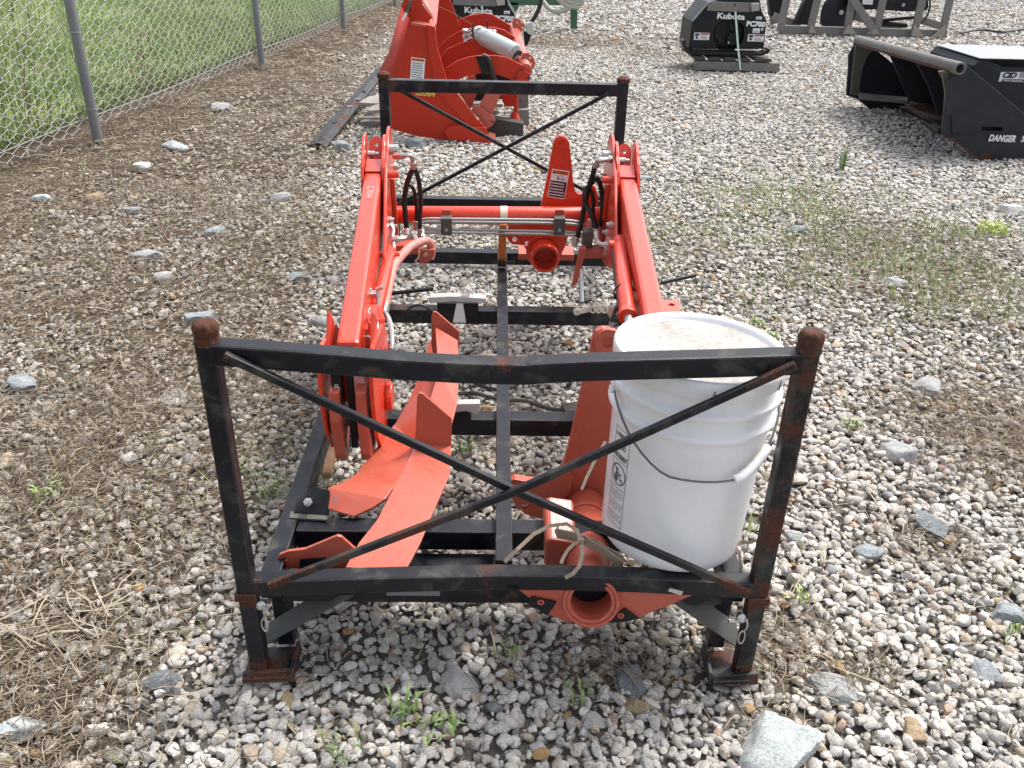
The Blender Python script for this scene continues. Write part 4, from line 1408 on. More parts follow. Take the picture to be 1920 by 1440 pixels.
def coupler(sg, dz=0.0, ears=True):
    d = ARM[sg]; x0 = d['T0'].x-sg*.0
    ysh = .02
    outl = [(.40, .47+dz), (.45, .49+dz), (.60, .47+dz), (.66, .42), (.67, .35), (.64, .27), (.56, .215), (.47, .215), (.42, .28), (.395, .38)]
    inn = -sg
    xi, xo = x0+inn*.050, x0-inn*.050
    for x, nm in ((xi, None), (xo, None)):
        holes = [circle((x, .56, .40), (1, 0, 0), .010, 10)] if x == xi else []
        mb = MB(); mb.prism([(x, y, z) for y, z in outl], (inn*.009 if x == xi else -inn*.009, 0, 0), holes=holes)
        lp('coupler_plate', mb, ORANGE, .002)
    # lugs with rounded lower ends
    lug = [(.40, .40), (.47, .42), (.50, .33)]+arc((.455, .245), .045, .3, -math.pi-.2, 10)+[(.395, .33)]
    for x in (x0-.040, x0+.018):
        mb = MB(); mb.prism([(x, y, z) for y, z in lug], (.024, 0, 0)); lp('coupler_lug', mb, ORANGE_B, .005)
    mb = MB(); mb.tube([(x0-.04, .455, .245), (x0+.042, .455, .245)], .016, 14); lp('pivot_pin', mb, STEEL, .001)
    # black latch housing with its symbol
    mb = MB(); mb.box((x0-.034, .415, .33), (x0-.012, .44, .48)); lat = lp('latch_housing', mb, BLACK_C, .002)
    mb = MB(); c = Vector((x0-.023, .4145, .40))
    mb.ring(c, (0, -1, 0), .0075, .0055, .0008, 16); mb.cbox(c+Vector((0, -.0006, -.001)), (.004, .0008, .006))
    mb.ring(c+Vector((0, 0, .0085)), (0, -1, 0), .0045, .0032, .0008, 12)
    lp('lock_symbol', mb, LABEL, 0, lat)
    mb = MB(); mb.box((x0-.004, .43, .24), (x0+.010, .45, .47)); lp('latch_gap_shade', mb, BLACK_C, .001)  # solid black bar painting the shaded gap between the latch parts
    mb = MB(); mb.tube([(x0-.006, .425, .30), (x0-.010, .42, .26), (x0-.006, .425, .235)], .004, 8, smooth=3); lp('latch_spring', mb, STEEL, 0, smooth=True)
    mb = MB(); mb.box((x0-.045, .40, .478), (x0+.040, .43, .490)); bar = lp('latch_bar', mb, BLACK_C, .002)
    mb = MB(); lettering(mb, 'LOCK', .009, (x0-.01, .3995, .484), (1, 0, 0), (0, 0, 1), .0003); lp('latch_print', mb, LABEL, 0, bar)
    mb = MB(); mb.box((x0+.012, .428, .34), (x0+.038, .446, .47)); lp('latch_block', mb, PINKISH, .003)
    c = Vector((xi+inn*.009, .58, .36))
    mb = MB(); mb.tube([c, c+Vector((inn*.028, 0, 0))], .012, 14); lp('pin', mb, STEEL, .001)
    c = Vector((xi+inn*.009, .58, .29))
    mb = MB(); mb.tube([c, c+Vector((inn*.016, 0, 0))], .034, 20); lp('pivot_boss', mb, ORANGE, .004)
    # ears hugging the arm above the coupler
    for o in (-.052, .044) if ears else ():
        mb = MB(); mb.prism([(x0+o, .47, .46), (x0+o, .52, .535), (x0+o, .55, .50), (x0+o, .52, .42)], (.009, 0, 0)); lp('ear', mb, ORANGE, .002)


coupler(-1)
coupler(1, -.06, False)

# left arm: bracket, latch, and the dusty bent parking stand
d = ARM[-1]
P = [pt(u, v, y=.66) for u, v in ((684, 571), (708, 571), (714, 578), (716, 620), (708, 632), (700, 622), (692, 624), (684, 640))]
mb = MB(); mb.prism([pt(686, 571, y=.72), pt(709, 571, y=.72), pt(709, 574, y=.72), pt(686, 574, y=.72)], (0, -.12, -.01)); lp('bracket_shelf', mb, ORANGE, .001)
mb = MB(); mb.prism([pt(708, 572, y=.70), pt(718, 598, y=.66), pt(716, 622, y=.64), pt(709, 626, y=.64), pt(702, 600, y=.66)], (.006, 0, 0)); lp('bracket_plate', mb, ORANGE, .001)
mb = MB(); mb.prism([pt(690, 600, y=.60), pt(706, 622, y=.60), pt(706, 655, y=.58), pt(686, 655, y=.58)], (0, .008, 0)); lp('bracket_plate', mb, ORANGE, .001)
mb = MB(); mb.sweep([pt(693, 580, y=.66), pt(692, 588, y=.65), pt(710, 608, y=.62), pt(708, 622, y=.6), pt(700, 652, y=.57)], .004, .016, (.2, -1, .2)); lp('latch_strap', mb, STEEL, .001)
c = pt(696, 552, y=.78)
mb = MB(); mb.cbox(c, (.030, .024, .014)); mb.tube([c+Vector((-.004, -.004, .004)), c+Vector((-.004, -.004, .018))], .006, 8); mb.tube([c+Vector((.012, 0, .012)), c+Vector((.03, .0, .02))], .006, 8)
mb.tube([c+Vector((.018, .0, .012)), c+Vector((.016, -.02, -.03))], .005, 8)
lp('latch_block', mb, STEEL, .001)
P = [(807, 484, 1.30), (810, 468, 1.30), (806, 455, 1.29), (797, 451, 1.28), (776, 459, 1.23), (765, 466, 1.20), (746, 488, 1.12), (737, 501, 1.07), (733, 516, 1.02), (720, 578, .84)]
mb = MB(); mb.tube([pt(u, v, y=y) for u, v, y in P], .0125, 14, smooth=2); ps = lp('parking_stand', mb, PINKISH, 0, smooth=True)
mb = MB(); mb.tube([pt(721, 574, y=.85), pt(717, 590, y=.80)], .0145, 12); mb.tube([pt(718, 584, y=.81), pt(709, 616, y=.72)], .005, 8); lp('stand_rod', mb, STEEL, 0, ps)
mb = MB(); mb.tube([pt(u, v, y=y) for u, v, y in ((717, 585, .80), (726, 592, .78), (733, 612, .74), (735, 640, .68), (733, 655, .66))], .0065, 8, smooth=3); lp('stand_linkage', mb, PIPE, 0, ps, smooth=True)
P = [pt(u, v, y=1.27) for u, v in ((786, 469), (815, 468), (814, 480), (802, 493), (786, 493))]
mb = MB(); mb.prism(P, (0, .03, 0)); sb = lp('stand_bracket', mb, ORANGE_B, .002)
c = pt(798, 477, y=1.265); mb = MB(); mb.tube([c, c+Vector((0, -.008, 0))], .006, 8); lp('bolt', mb, STEEL, 0, sb)
mb = MB(); mb.tube([pt(786, 471, y=1.26), pt(784, 484, y=1.26), pt(779, 490, y=1.26), pt(784, 495, y=1.26), pt(800, 496, y=1.26)], .003, 6, smooth=3); lp('hairpin', mb, STEEL, 0, sb)
mb = MB(); mb.tube([pt(797, 497, y=1.27), pt(796, 517, y=1.27)], .0065, 8); lp('stand_pin', mb, STEEL, 0, sb, smooth=True)
P = [pt(u, v, y=1.36) for u, v in ((735, 462), (785, 458), (785, 476), (735, 480))]
mb = MB(); mb.prism(P, (0, .05, 0)); lp('stand_plate', mb, ORANGE_B, .002)
mb = MB(); mb.tube([pt(789, 442, y=1.42), pt(796, 445, y=1.42)], .008, 8); mb.tube([pt(793, 432, y=1.45), pt(792, 452, y=1.42)], .007, 8); mb.tube([pt(776, 445, y=1.45), pt(786, 462, y=1.40)], .012, 10); lp('elbow_fitting', mb, PIPE, .001)
mb = MB(); mb.tube([pt(732, 422, y=1.33), pt(737, 430, y=1.32), pt(736, 445, y=1.3)], .0075, 8, smooth=3); mb.tube([pt(731, 414, y=1.34), pt(733, 426, y=1.33)], .0105, 8); lp('elbow_fitting', mb, STEEL, .001)
mb = MB(); mb.tube([pt(1151, 420, y=1.36), pt(1149, 440, y=1.33), pt(1150, 452, y=1.32)], .0075, 8, smooth=3); mb.tube([pt(1152, 412, y=1.37), pt(1151, 426, y=1.35)], .0115, 8); lp('elbow_fitting', mb, STEEL, .001)
mb = MB(); mb.tube([pt(738, 455, y=1.24), pt(740, 490, y=1.14)], .006, 8, smooth=1); lp('drop_pipe', mb, PIPE, 0, smooth=True)
# ------------------------------------------------------------------ loader mounts (towers)
def tower(lab, yp, top, boss_r, outline, tube_c, tube_r, tube_len, hole_list, extra, mat, loc):
    T = thing('loader_mount', lab, 'loader mount', loc, 'loader mount towers in the rack')
    th = .018
    pl = [pt(u, v, y=yp) for u, v in outline]
    holes = [circle(pt(u, v, y=yp), (0, 1, 0), r, 14) for u, v, r in hole_list]
    mb = MB(); mb.prism(pl, (0, th, 0), holes)
    p = part('mount_plate', mb, mat, T, .0025)
    c = pt(*top, y=yp)
    mb = MB(); mb.ring(c-Vector((0, .006, 0)), (0, 1, 0), boss_r, boss_r*.42, .012, 24); part('bushing', mb, mat, p, .001)
    tc = pt(*tube_c, y=yp)
    mb = MB(); mb.ring(tc-Vector((0, tube_len, 0)), (0, 1, 0), tube_r, tube_r*.80, tube_len, 32); part('mount_tube', mb, mat, T, .002, smooth=True)
    return T, p


def warning_label(parent, c, right, up, w, h, header, black=True, lines=5, picto=True):
    right = Vector(right).normalized(); up = Vector(up).normalized(); n = right.cross(up)
    c = Vector(c)

    def q(x0, x1, z0, z1, d):
        return [c+right*a+up*b+n*d for a, b in ((x0, z0), (x1, z0), (x1, z1), (x0, z1))]
    mb = MB(); mb.prism(q(-w/2, w/2, -h/2, h/2, .0004), n*.0006)
    L = part('warning_label', mb, LABEL, parent, 0)
    mb = MB(); mb.prism(q(-w*.46, w*.46, h*.34, h*.47, .0012), n*.0004); part('label_header', mb, LABEL_O, L, 0)
    mb = MB(); lettering(mb, header, h*.10, c+right*w*.07+up*h*.405+n*.0016, right, up, h*.002, .0003, width=w*.66)
    k = h*.05; b = c-right*w*.36+up*h*.405+n*.0018
    mb.add([b-right*k-up*k*.9, b+right*k-up*k*.9, b+up*k], [(0, 1, 2)])
    part('label_lettering', mb, INK, L, 0)
    body0 = -h*.47; body1 = h*.10 if picto else h*.33
    if black:
        mb = MB(); mb.prism(q(-w*.46, w*.46, body0, body1, .0012), n*.0004); part('label_panel', mb, INK, L, 0)
    r_ = random.Random(3)
    mb = MB()
    for i in range(lines):
        z = body1-(i+.8)*(body1-body0)/(lines+.6); ww = w*r_.uniform(.30, .42)
        hh = (body1-body0)/(lines+1)*.22
        x = -w*.42
        while x < ww:
            x2 = min(x+w*r_.uniform(.05, .14), ww)
            mb.add(q(x, x2, z-hh, z+hh, .0022), [(0, 1, 2, 3)]); x = x2+w*.025
    part('label_text', mb, LABEL if black else GREYINK, L, 0)
    if picto:
        mb = MB()
        for x, dx in ((-.10, .02), (.18, -.04)):
            b = c+right*w*x+up*h*.21+n*.0016
            mb.add(circle(b+up*h*.06, n, h*.018, 10), [tuple(range(10))])
            mb.prism([b-right*w*.03-up*h*.07, b+right*w*.05-up*h*.06, b+right*w*(.03+dx)+up*h*.03, b-right*w*.02+up*h*.03], n*.0003)
            mb.prism([b+right*w*.06-up*h*.06, b+right*w*.15-up*h*.02, b+right*w*.13+up*h*.0], n*.0003)
        part('label_picture', mb, INK, L, 0)
    return L


# far mount, standing behind the cross tube
YF = 1.70
o = [(1013, 392), (1022, 350), (1030, 310), (1037, 272), (1041, 260), (1049, 254), (1058, 255), (1066, 264), (1069, 280), (1073, 318), (1075, 345), (1078, 358), (1084, 364), (1094, 364), (1101, 358), (1106, 345), (1116, 350), (1122, 372), (1120, 396), (1108, 405), (1104, 430), (1066, 440), (1060, 462), (1050, 482), (1036, 493), (1018, 496), (1002, 490), (990, 476), (982, 460), (960, 458), (951, 448), (949, 440), (960, 405), (990, 396)]
TF, PF = tower('upright orange loader mount with warning label behind the cross tube', YF, (1053, 268), .022, o, (1020, 470), .050, .085, [(965, 449, .009), (988, 457, .009)], None, ORANGE, (.17, 1.7, .21))
warning_label(PF, pt(1047, 345, y=YF-.001), (1, 0, -.13), (.13, 0, 1), .060, .098, 'WARNING')
tc = pt(1020, 470, y=YF)
mb = MB(); mb.ring(tc-Vector((0, .012, 0)), (0, 1, 0), .064, .050, .012, 32); part('tube_collar', mb, ORANGE, TF, .002)
mb = MB(); mb.box((tc.x-.09, YF+.018, .212), (tc.x+.11, YF+.11, .235)); part('mount_base', mb, ORANGE_B, TF, .002)

# near mount, plate upright behind the bucket, pipe running forward under the front rail
YN = .40
o = [(1106, 660), (1110, 636), (1118, 622), (1130, 616), (1144, 617), (1160, 640), (1200, 700), (1215, 800), (1200, 900), (1190, 960), (1150, 975), (1128, 960), (1050, 962), (1020, 975), (985, 965), (968, 950), (956, 930), (946, 912), (950, 900), (965, 896), (1000, 902), (1030, 898), (1046, 888), (1056, 870), (1068, 830), (1088, 740)]
TN, PN = tower('orange loader mount with round pipe end leaning behind and below the white bucket', YN, (1140, 640), .030, o, (1097, 958), .052, .02, [(961, 913, .009), (985, 950, .009), (1022, 951, .008)], None, ORANGE_B, (.12, .2, .21))
# raised lug and collar
q = [pt(u, v, y=YN-.012) for u, v in ((948, 902), (966, 899), (1002, 905), (1034, 900), (1050, 885), (1070, 886), (1074, 900), (1068, 925), (1030, 958), (1018, 960), (985, 962), (968, 948), (956, 930), (947, 912))]
mb = MB(); mb.prism(q, (0, .012, 0), [circle(pt(u, v, y=YN-.012), (0, 1, 0), .008, 12) for u, v in ((961, 914), (985, 949))]); part('lug_plate', mb, ORANGE_B, PN, .004)
ct = pt(1094, 1000, y=.20)
c1 = pt(1098, 950, y=.385)
c0 = pt(1108, 1130, y=-.022)
ax = (c1-c0).normalized()
mb = MB(); mb.ring(c0, ax, .0455, .0375, (c1-c0).length, 36); part('mount_tube', mb, ORANGE_B, TN, .002, smooth=True)
mb = MB(); mb.ring(c1-ax*.09, ax, .0495, .045, .012, 32); part('weld_ring', mb, ORANGE_B, TN, .003)
mb = MB(); mb.ring(c0-ax*.002, ax, .052, .0455, .02, 36); part('tube_collar', mb, ORANGE_B, TN, .002)
# saddle block around the pipe behind the rail
q = [pt(u, v, y=.13) for u, v in ((1020, 1062), (1022, 1016), (1030, 1011), (1080, 1018), (1084, 1062))]
mb = MB(); mb.prism(q, (0, .10, .03)); part('saddle_block', mb, ORANGE_B, TN, .006)
# front flange
f = [(925, 1096), (1000, 1090), (1120, 1088), (1225, 1094), (1312, 1108), (1300, 1116), (1200, 1158), (1160, 1167), (1105, 1171), (1060, 1166), (1022, 1150), (1000, 1128), (975, 1108)]
fl = [pt(u, v, y=-.012) for u, v in f]
mb = MB(); mb.prism(fl, (0, .012, 0), [circle(pt(1108, 1130, y=-.012), (0, 1, 0), .046, 24)]); FL = part('front_flange', mb, ORANGE_B, TN, .0015)
for quad, hc in ((((997, 1117), (1044, 1127), (1026, 1153), (990, 1128)), (1014, 1130)), (((1172, 1139), (1198, 1158), (1166, 1165), (1136, 1166)), (1164, 1155)), (((948, 1094), (972, 1094), (972, 1103), (948, 1100)), None)):
    mb = MB(); mb.prism([pt(u, v, y=-.0135) for u, v in quad], (0, -.0035, 0)); part('black_tab', mb, BLACK_C, FL, .001)
    if hc:
        c = pt(*hc, y=-.018); mb = MB(); mb.ring(c, (0, 1, 0), .0065, .0028, .002, 14); part('tab_hole', mb, ORANGE_B, FL, 0)
mb = MB(); mb.prism([pt(u, v, y=-.026) for u, v in ((1256, 1102), (1281, 1108), (1276, 1115), (1252, 1107))], (0, -.002, 0)); part('foil_scrap', mb, STEEL, FL, 0)

# ------------------------------------------------------------------ bent bracket on the left
GD = thing('bent_guard_bracket', 'matte salmon-orange bent plate bracket with fin plates on the left side of the rack', 'bracket', (-.18, .5, .2))


def sheet(name, pts, faces, th, mat, parent, bev=.001, **k):
    mb = MB(); mb.add([pt(u, v, z=z) for u, v, z in pts], faces)
    me = mb.mesh(name, org(parent)); me.materials.append(mat)
    o = bpy.data.objects.new(name, me); COL.objects.link(o); o.parent = parent
    md = o.modifiers.new('solid', 'SOLIDIFY'); md.thickness = th; md.offset = 0; md.use_even_offset = True
    md = o.modifiers.new('bevel', 'BEVEL'); md.width = bev; md.segments = 2; md.limit_method = 'ANGLE'; md.angle_limit = .6
    return o


SALMON = ORANGE_B  # the same light-washed orange
# far fin (upright triangle) and the strip in front of it
yf_ = pt(816, 615, z=.34).y+.004
mb = MB(); q = [pt(u, v, y=yf_) for u, v in ((809, 592), (812, 585), (818, 585), (861, 622), (861, 652), (808, 722))]; mb.prism(q, (0, .007, 0)); part('fin_plate', mb, SALMON, GD, .001)
sheet('strip_plate', [(816, 615, .34), (858, 640, .335), (861, 700, .325), (822, 700, .33), (857, 760, .312), (808, 745, .315), (846, 800, .30), (796, 775, .302)],
      [(0, 1, 2, 3), (3, 2, 4, 5), (5, 4, 6, 7)], .007, SALMON, GD)
q = [(806, 640, .80), (820, 700, .676), (808, 745, .60), (796, 775, .545), (778, 834, .445), (740, 800, .575), (764, 760, .625), (786, 710, .69)]
mb = MB(); mb.add([pt(u, v, y=y) for u, v, y in q], [(0, 7, 1), (1, 7, 6, 2), (2, 6, 5, 3), (3, 5, 4)]); part('side_web', mb, SALMON, GD, 0, solid=.006)
yn_ = pt(846, 838, z=.252).y
mb = MB(); q = [pt(u, v, y=yn_) for u, v in ((782, 745), (786, 737), (792, 738), (847, 785), (846, 838), (778, 836))]; mb.prism(q, (0, .007, 0)); part('fin_plate', mb, SALMON, GD, .001)
sheet('main_strip', [(778, 834, .256), (846, 838, .252), (767, 859, .252), (844, 888, .248), (740, 913, .246), (833, 914, .242), (707, 977, .238), (812, 962, .236), (673, 1020, .232), (788, 1020, .228), (648, 1066, .226), (760, 1072, .222)],
      [(0, 1, 3, 2), (2, 3, 5, 4), (4, 5, 7, 6), (6, 7, 9, 8), (8, 9, 11, 10)], .007, SALMON, GD)
sheet('arm_plate', [(778, 830, .250), (740, 798, .212), (767, 859, .247), (702, 848, .218), (742, 911, .243), (667, 892, .228), (722, 938, .236), (640, 908, .240), (700, 953, .226), (616, 916, .246), (664, 969, .214), (606, 952, .222)],
      [(0, 1, 3, 2), (2, 3, 5, 4), (4, 5, 7, 6), (6, 7, 9, 8), (8, 9, 11, 10)], .007, SALMON, GD)
q = [pt(u, v, z=z) for u, v, z in ((556, 944, .215), (588, 914, .25), (618, 920, .25), (616, 966, .212), (552, 962, .212))]
mb = MB(); mb.add(q, [(0, 1, 2, 3, 4)]); ep = part('end_plate', mb, BLACK_C, GD, 0, solid=.006)
q = [pt(u, v, z=z) for u, v, z in ((545, 960, .211), (614, 966, .211), (613, 976, .211), (543, 972, .211))]
mb = MB(); mb.add(q, [(0, 1, 2, 3)]); part('end_plate', mb, OLIVE, GD, 0, solid=.004)
c = pt(578, 942, z=.242); n = Vector((.05, -.75, .65)).normalized()
mb = MB(); mb.tube([c-n*.01, c+n*.010], .009, 6); mb.tube([c+n*.010, c+n*.026], .0055, 10); part('bolt', mb, STEEL, GD, .0005)
c = pt(628, 937, z=.244); mb = MB(); mb.ring(c-n*.002, n, .0062, .0035, .003, 12); part('bolt_hole', mb, GALV, GD, 0)
yq = .085
mb = MB(); q = [pt(u, v, y=yq) for u, v in ((519, 1048), (524, 1040), (540, 1034), (572, 1030), (632, 1005), (640, 1007), (666, 1030), (690, 1032), (704, 1070), (528, 1066))]
mb.prism(q, (0, .007, 0), [circle(pt(534, 1050, y=yq), (0, 1, 0), .005, 10)]); part('foot_plate', mb, SALMON, GD, .001)
mb = MB(); q = [pt(u, v, y=yq-.001) for u, v in ((563, 1048), (612, 1045), (612, 1066), (563, 1068))]; mb.prism(q, (0, -.003, 0)); part('slot_pad', mb, BLACK_C, GD, 0)

# ------------------------------------------------------------------ small loose things in the rack
# taped black block on the third cross rail
tb = thing('taped_block', 'black steel block topped with white mesh tape on the middle cross rail', 'block', tuple(pt(862, 590, y=1.26)))
mb = MB(); q = [pt(u, v, y=1.255) for u, v in ((819, 569), (897, 569), (896, 602), (822, 603))]; mb.prism(q, (0, .06, 0)); part('block', mb, BLACK_C, tb, .002)
mb = MB(); q = [pt(u, v, y=1.245) for u, v in ((806, 569), (850, 565), (911, 569), (911, 560), (880, 558), (846, 556), (806, 558))]; mb.prism(q, (0, .020, .006)); part('tape_wrap', mb, TAPE, tb, .002)
mb = MB(); q = [pt(u, v, y=1.252) for u, v in ((856, 569), (868, 569), (874, 604), (849, 604))]; mb.prism(q, (0, -.003, 0)); part('tape_tail', mb, LABEL, tb, 0)
mb = MB()
for i in range(9):
    mb.tube([pt(868+i*1.2, 560, y=1.25), pt(864+i*2.2, 549-(i % 3)*2, y=1.25), pt(860+i*2, 538+(i % 4), y=1.255)], .0012, 4, smooth=2)
part('frayed_ends', mb, TAPE, tb, 0)
mb = MB()
mb.tube([pt(785+21*math.cos(a), 586-14*math.sin(a), y=1.26) for a in np.linspace(-.3, 3.5, 14)], .0042, 8)
o = part('cable_loop', mb, RUBBER, None, 0, smooth=True, origin=pt(785, 590, y=1.26)); tag(o, 'black cable loop standing on the middle cross rail left of the taped block', 'cable')
tb2 = thing('taped_block', 'black block with torn white mesh tape behind the fin plate of the salmon bracket', 'block', tuple(pt(865, 800, y=.61)))
mb = MB(); q = [pt(u, v, y=.605) for u, v in ((846, 776), (882, 772), (884, 800), (846, 800))]; mb.prism(q, (0, .06, 0)); part('block', mb, BLACK_C, tb2, .002)
mb = MB(); q = [pt(u, v, y=.60) for u, v in ((848, 758), (900, 757), (896, 778), (872, 770), (846, 774))]; mb.prism(q, (0, .016, .004)); part('tape_wrap', mb, TAPE, tb2, .001)
# hoops and rope on the ground inside the rack
mb = MB(); mb.tube([pt(u, v, z=.05) for u, v in ((880, 712), (900, 722), (925, 730), (955, 728), (975, 716), (988, 700))], .006, 7, smooth=4)
o = part('cable_loop', mb, RUBBER, None, 0, smooth=True, origin=pt(930, 725, z=.04)); tag(o, 'black rubber cable sagging just under the middle of the front top rail', 'cable')
mb = MB(); mb.tube([pt(u, v, z=.015) for u, v in ((850, 738), (890, 738), (920, 745), (950, 750), (985, 752), (1010, 760), (1040, 768), (1085, 765))], .006, 6, smooth=4)
mb2 = MB()
o = part('rope', mb, WOOD_D, None, 0, smooth=True, origin=pt(960, 750, z=.01)); tag(o, 'dark twisted rope lying on gravel across the middle of the rack', 'rope')
mb = MB(); mb.prism([pt(u, v, z=.02) for u, v in ((1052, 768), (1082, 762), (1092, 780), (1060, 784))], (0, 0, .02)); o = part('wood_scrap', mb, WOOD_D, None, .003, origin=pt(1070, 772, z=.02)); tag(o, 'dark wood scrap at the end of the rope inside the rack', 'wood')
mb = MB(); mb.sweep([pt(1240, 530, z=.14), pt(1304, 516, z=.14)], .010, .012); o = part('steel_bar', mb, BLACK, None, .001, origin=pt(1270, 523, z=.14)); tag(o, 'thin black bar sticking out beyond the right loader arm', 'bar')
mb = MB(); mb.sweep([pt(720, 552, z=.05), pt(812, 541, z=.05)], .014, .012); o = part('steel_bar', mb, BLACK, None, .001, origin=pt(770, 546, z=.05)); tag(o, 'thin dark bar on the gravel behind the parking stand of the left arm', 'bar')
mb = MB(); mb.sweep([pt(633, 818, z=.08), pt(622, 850, z=.06), pt(612, 892, z=.04)], .022, .018); o = part('wood_stake', mb, STICK, None, .002, origin=pt(622, 855, z=.05)); tag(o, 'reddish wooden stake under the left rail of the rack', 'stake')
for lab, P in (('thin grey wire on the gravel under the right end of the cross tube', ((1092, 492), (1100, 515), (1120, 530), (1148, 545))), ('straight grey wire beside the curved wire under the right arm', ((1116, 505), (1135, 527), (1152, 545)))):
    mb = MB(); mb.tube([pt(u, v, z=.03) for u, v in P], .0035, 6, smooth=4); o = part('wire', mb, WIRE, None, 0, smooth=True, origin=pt(*P[1], z=.03)); tag(o, lab, 'wire')
# clevis and chain piece on the middle cross rail
mb = MB(); c = pt(1082, 585, y=1.26); e = pt(1108, 578, y=1.27); mb.ring(c-Vector((0, .006, 0)), (0, 1, .3), .012, .006, .012, 16); mb.sweep([c+(e-c)*.25, e], .008, .018)
sh = part('link_arm', mb, CREAM, None, .001, origin=c); tag(sh, 'cream coloured link with an eye resting on the middle cross rail', 'link')
mb = MB()
for i in range(5):
    cc = pt(1112+i*5.5, 580-(i % 2)*5, y=1.26); mb.tube([cc+Vector((.008*math.cos(a), .005*math.sin(a)*(i % 2), .012*math.sin(a))) for a in np.linspace(0, 6.28, 12)], .0026, 6)
o = part('chain', mb, CREAM, None, 0, smooth=True, origin=pt(1122, 580, y=1.26)); tag(o, 'short cream chain bunched beside the link on the middle cross rail', 'chain')

# ratchet strap from the cross tube down to the centre rail
SP = thing('ratchet_strap', 'ochre ratchet strap hanging from the cross tube to the centre rail', 'strap', tuple(pt(942, 500, y=1.55)))
a, b = pt(943, 422, y=1.555), pt(941, 500, y=1.60)
mb = MB(); mb.sweep([pt(944, 418, y=1.566), a, pt(942, 460, y=1.575), b], .026, .003, (0, -1, .3)); part('webbing', mb, OCHRE, SP, .0005)
c = pt(941, 493, y=1.585)
mb = MB(); mb.cbox(c, (.030, .012, .022)); mb.tube([c+Vector((.012, -.006, .004)), c+Vector((.045, -.006, .006))], .005, 8); part('buckle', mb, RUST, SP, .002)
mb = MB()
for i in range(7):
    cc = pt(942, 508+i*6.5, y=1.58-.01*i); mb.tube([cc+Vector((.009*math.cos(a_), .0, .011*math.sin(a_))) for a_ in np.linspace(0, 6.28, 10)], .0028, 5); mb.cbox(cc+Vector((0, 0, -.011)), (.006, .014, .012))
part('chain', mb, RUST, SP, 0)

# tan strap round the near mount and cable ties in front of it
st = thing('tan_strap', 'tan webbing strap pulled round the pipe at the foot of the white bucket', 'strap', tuple(pt(1090, 1010, y=.10)))
P = [(1044, 990, .16), (1046, 1000, .15), (1075, 1006, .14), (1110, 1018, .12), (1140, 1036, .10), (1168, 1052, .07)]
mb = MB(); mb.sweep([pt(u, v, y=y-.03) for u, v, y in P], .003, .026, (.2, -.3, 1)); part('webbing', mb, TAN, st, .0005)
mb = MB(); mb.sweep([pt(u, v, y=y-.035) for u, v, y in ((1100, 1016, .12), (1130, 1032, .10), (1168, 1060, .07))], .003, .022, (.2, -.3, 1)); part('webbing', mb, TAN, st, .0005)
zt_ = thing('cable_tie', 'pale looped cable tie hanging over the front rail left of the white bucket', 'cable tie', tuple(pt(1085, 1030, y=-.03)))
P = [(946, 1054, .02), (970, 1030, .03), (1000, 1002, .06), (1030, 986, .09), (1062, 982, .10), (1082, 994, .08), (1090, 1015, .05), (1092, 1040, .0), (1086, 1062, -.035), (1074, 1076, -.040), (1060, 1083, -.036)]
mb = MB(); mb.sweep([pt(u, v, y=y) for u, v, y in P], .007, .002, (0, -.8, .6)); part('tie_tail', mb, TAN, zt_, 0)
P = [(1089, 1014, .05), (1076, 1020, .03), (1064, 1032, .01), (1055, 1048, -.02), (1052, 1056, -.03)]
mb = MB(); mb.sweep([pt(u, v, y=y) for u, v, y in P], .006, .002, (0, -.8, .6)); part('tie_tail', mb, TAN, zt_, 0)
mb = MB(); mb.cbox(pt(1089, 1014, y=.045), (.012, .008, .010)); part('tie_head', mb, TAN, zt_, .001)
mb = MB(); mb.sweep([pt(1135, 828, y=.08), pt(1118, 858, y=.08), pt(1100, 895, y=.085), pt(1091, 917, y=.09)], .005, .0022, (0, -1, .2)); o = part('cable_tie', mb, CREAM, None, 0, origin=pt(1100, 890, y=.08)); tag(o, 'straight cream cable tie end poking out left of the white bucket', 'cable tie')
mb = MB(); mb.sweep([pt(u, v, y=y) for u, v, y in ((1372, 1024, .06), (1390, 1018, .06), (1410, 1016, .05), (1416, 1011, .05))], .007, .002, (0, -.7, .7))
mb.sweep([pt(u, v, y=y) for u, v, y in ((1376, 1020, .06), (1386, 1038, .05), (1390, 1062, .04), (1388, 1076, .035))], .006, .002, (0, -.7, .7)); o = part('cable_tie', mb, TAN, None, 0, origin=pt(1380, 1022, y=.06)); tag(o, 'pale cable tie curling out right of the bucket base', 'cable tie')

# ------------------------------------------------------------------ white bucket
BK = thing('plastic_bucket', 'white plastic bucket with dirty lid and wire handle in the near right of the rack', 'bucket', (.333, .131, .254))
tilt = Matrix.Rotation(math.radians(-1.5), 4, 'X') @ Matrix.Rotation(math.radians(2.0), 4, 'Y')
BM = Matrix.Translation((.324, .131, .254)) @ tilt
Hb = .345
pr = [(.112, .004), (.128, 0), (.1325, .006), (.134, .02), (.1405, .278), (.1410, .282), (.1500, .284), (.1512, .288), (.1500, .293), (.1415, .296), (.1420, .326), (.1515, .328), (.1528, .332), (.1515, .337), (.1425, .340), (.1430, .362), (.1440, .364), (.1440, .380)]
mb = MB(); mb.lathe(pr, BM, 72, True, True); BB = part('body', mb, WHITE_P, BK, 0, smooth=True)
HL_ = .398
lp_ = [(.1445, .3655), (.1500, .3655), (.1518, .368), (.1530, .388), (.1525, .3945), (.150, .3985), (.1465, .3995), (.1425, .398), (.1395, .393), (.1375, .3875), (.1365, .3870)]
mb = MB(); mb.lathe(lp_, BM, 72, True, False); LD = part('lid', mb, WHITE_P, BK, 0, smooth=True)
